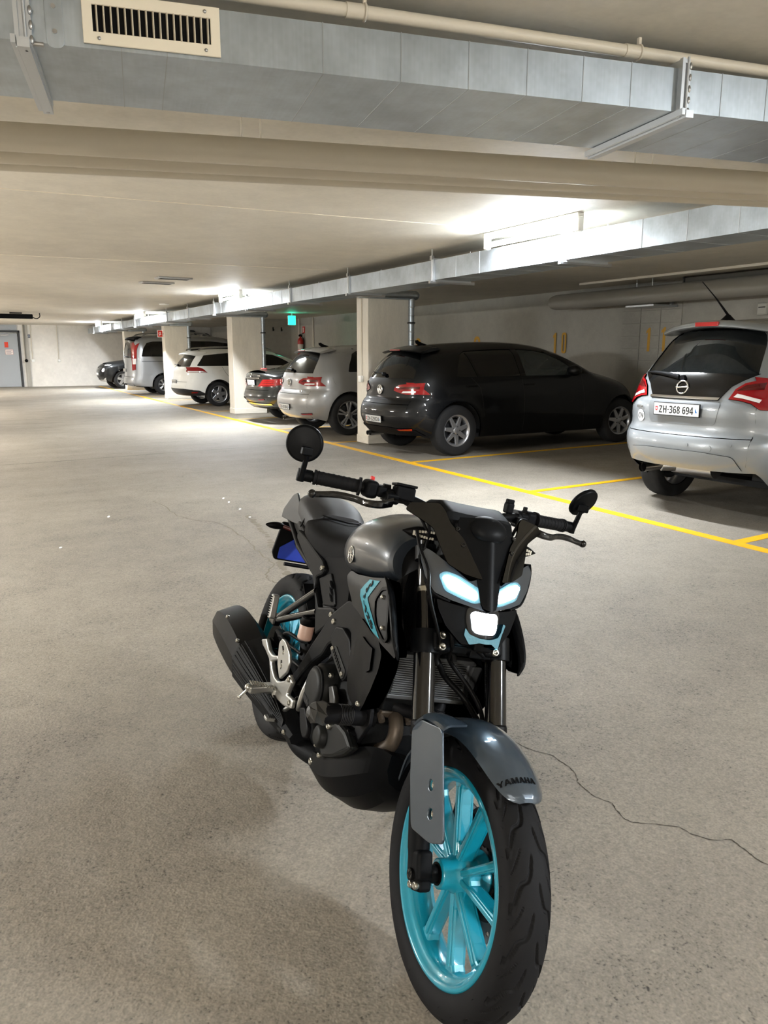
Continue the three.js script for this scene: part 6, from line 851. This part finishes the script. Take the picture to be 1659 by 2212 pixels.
// ---- silencer
{ const sec = (x, y0, y1, z0, z1, b = .3) => [[x, y1, lerp(z0, z1, .35)], [x, lerp(y0, y1, .80), lerp(z0, z1, .9)], [x, lerp(y0, y1, .52), z1], [x, lerp(y0, y1, .18), lerp(z0, z1, .88)], [x, y0, lerp(z0, z1, .4)], [x, lerp(y0, y1, .15), z0], [x, lerp(y0, y1, .8), z0]];
  const ex = part('silencer', loft([sec(-.40, .255, .335, .150, .215), sec(-.36, .236, .368, .140, .235), sec(-.24, .225, .412, .130, .252), sec(-.10, .218, .428, .125, .258), sec(.02, .216, .420, .125, .258), sec(.11, .218, .402, .125, .254)], { sub: 3, around: 1, smooth: false, crease: .35 }), B_.satin);
  const cv = part('silencer_cover', loft([sec(.105, .214, .405, .123, .259), sec(.22, .218, .392, .125, .250), sec(.38, .226, .356, .122, .232), sec(.52, .236, .322, .12, .215), sec(.64, .25, .296, .12, .195)], { sub: 3, around: 1, smooth: false, crease: .35 }), B_.soft, ex);
  const rb = []; for (let i = 0; i < 11; i++) { const t = i / 10; rb.push(tube([[.12, lerp(.245, .385, t), .255 - .10 * (t - .5) ** 2], [.26, lerp(.246, .366, t), .244 - .10 * (t - .5) ** 2], [.44, lerp(.254, .330, t), .221 - .07 * (t - .5) ** 2], [.58, lerp(.265, .300, t), .201]], .0032, 16, 6)); } part('cover_rib', rb, B_.satin, ex);
  part('silencer_outlet', [lathe([[.028, 0], [.034, 0], [.034, -.03], [.0, -.03]], 'x', 24, [-.39, .295, .18])], M.black, ex); bolts([[-.10, .400, .249], [.085, .372, .247], [.60, .275, .200]], .007, [0, .3, 1], ex); }
// ---- swing arm, footrests, rear brake
{ part('swing_arm', [1, -1].flatMap(s => [plate(roundPoly([[.47, .36], [.48, .42], [.30, .40], [.02, .345], [-.05, .335], [-.06, .295], [.0, .285], [.28, .33]], .015), .028, .006).translate(0, 0, s * .105)]).concat([rbox(.08, .07, .2, .40, .385, 0, .02)]), B_.satin);
  part('chain', [plate([[.0, .41], [.40, .44], [.44, .42], [.44, .36], [.40, .34], [0, .215], [0, .225], [.4, .352], [.428, .37], [.428, .41], [.4, .428], [0, .398]], .014, 0).translate(0, 0, -.085)], M.dark);
  part('rear_hugger', sheet([150, 120, 95, 70, 45].map(a => [.07, .05, 0, -.05, -.07].map(z => [.335 * Math.cos(rad(a)) , .312 + (.332 - Math.abs(z) * .12) * Math.sin(rad(a)), z])).slice(3), .003, { su: 2, sv: 2 }), M.black);
  part('rear_shock', [rod([.40, .42, 0], [.44, .66, 0], .028, .028, 16)], M.dark);
  part('rear_caliper', [rbox(.09, .05, .04, .09, .40, .09, .012), rbox(.05, .03, .05, .05, .37, .09, .008), tube([[.10, .42, .09], [.18, .45, .10], [.28, .46, .09], [.38, .49, .10]], .007, 30, 8), tube([[.07, .40, .10], [.14, .42, .11], [.24, .42, .10], [.36, .44, .11]], .006, 30, 8)], M.black);
  const rs = part('footrest_bracket', [plate(roundPoly([[.150, .405], [.200, .424], [.225, .412], [.251, .402], [.294, .401], [.347, .418], [.349, .404], [.296, .380], [.330, .362], [.362, .352], [.401, .353], [.455, .378], [.483, .411], [.519, .399], [.506, .373], [.500, .352], [.552, .360], [.556, .330], [.49, .312], [.429, .305], [.375, .293], [.335, .306], [.338, .318], [.305, .352], [.270, .378], [.215, .388], [.170, .392]], .008), .016, .005).translate(.045, .018, .192)], B_.alu);
  const hp = part('heel_plate', plate(roundPoly([[.343, .461], [.363, .482], [.397, .483], [.455, .466], [.473, .444], [.467, .408], [.422, .368], [.372, .400]], .010), .010, .003, [roundPoly([[.372, .462], [.392, .472], [.415, .455], [.405, .440]], .004), roundPoly([[.392, .424], [.412, .430], [.425, .405], [.412, .392]], .004)]).translate(.045, .018, .200), B_.alu); bolts([[.449, .467, .200], [.459, .429, .200], [.540, .415, .200], [.586, .361, .200]], .008, [0, 0, 1], hp);
  const pg = part('footpeg', [rod([.425, .332, .195], [.438, .342, .288], .0125, .0105, 12), rbox(.036, .024, .082, .432, .340, .246, .006, [.1, .12, 0])], B_.alu); const kn = []; for (let i = 0; i < 9; i++) for (let j = 0; j < 4; j++) kn.push(rbox(.0055, .005, .0055, .419 + j * .009 + i * .0010, .3500 + i * .0009, .211 + i * .0086, .001, [0, 0, 0], 1)); part('peg_stud', kn, B_.bolt, pg).userData.kind = 'stuff'; part('peg_feeler', [rod([.438, .338, .284], [.424, .302, .302], .0042, .0038, 10), new THREE.SphereGeometry(.0066, 14, 10).translate(.424, .301, .303), new THREE.SphereGeometry(.0105, 14, 10).translate(.439, .342, .288)], M.chrome, pg); part('peg_hinge', rbox(.054, .036, .036, .428, .330, .190, .009), B_.alu, pg);
  part('brake_pedal', [tube([[.575, .372, .172], [.545, .335, .178], [.520, .305, .185], [.518, .285, .190]], .008, 24, 10), rbox(.028, .012, .052, .520, .281, .214, .004), tube([[.62, .45, .17], [.618, .41, .178], [.612, .37, .178], [.598, .348, .172]], .008, 24, 10)], B_.alu); const ks = []; for (let i = 0; i < 6; i++) ks.push(box(.026, .003, .003, .520, .288, .195 + i * .007)); part('pedal_tread', ks, M.dark).userData.kind = 'stuff';
  part('bracket_guard', plate(roundPoly([[.632, .368], [.670, .385], [.705, .362], [.728, .348], [.730, .322], [.705, .308], [.672, .322], [.650, .345]], .010), .014, .004).translate(0, 0, .178), M.plastic);
  const rv = part('brake_fluid_bottle', [lathe([[0, -.024], [.021, -.024], [.024, -.018], [.024, .022], [.018, .026]], 'y', 24, [.39, .523, .125])], mat(0xd8b8a8, .35, 0, { transmission: .35, thickness: 0 })); const cap = part('bottle_cap', lathe([[.0, .022], [.022, .022], [.024, .018], [.024, -.004], [0, -.004]], 'y', 24, [.39, .552, .125]), M.black, rv); 
  const pb = part('passenger_bracket', [rod([.40, .665, .125], [.165, .495, .15], .012, .013, 12), rod([.445, .610, .125], [.165, .487, .15], .012, .013, 12), rbox(.055, .035, .03, .15, .485, .152, .008)], B_.gloss); const pp = part('passenger_peg', rbox(.024, .085, .026, .158, .532, .172, .006, [0, 0, .12]), B_.alu, pb); const kk = []; for (let i = 0; i < 9; i++) kk.push(rbox(.02, .004, .006, .158 - .0008 * i, .500 + i * .0082, .187, .001, [0, 0, .12], 1)); part('peg_rubber', kk, M.rubber, pb).userData.kind = 'stuff';
  part('side_stand', [rod([.56, .25, -.10], [.62, .07, -.236], .012, .010, 12), rbox(.06, .010, .035, .63, .068, -.240, .003, [-.27, 0, 0])], M.black); }
renderer.render(scene, camera);
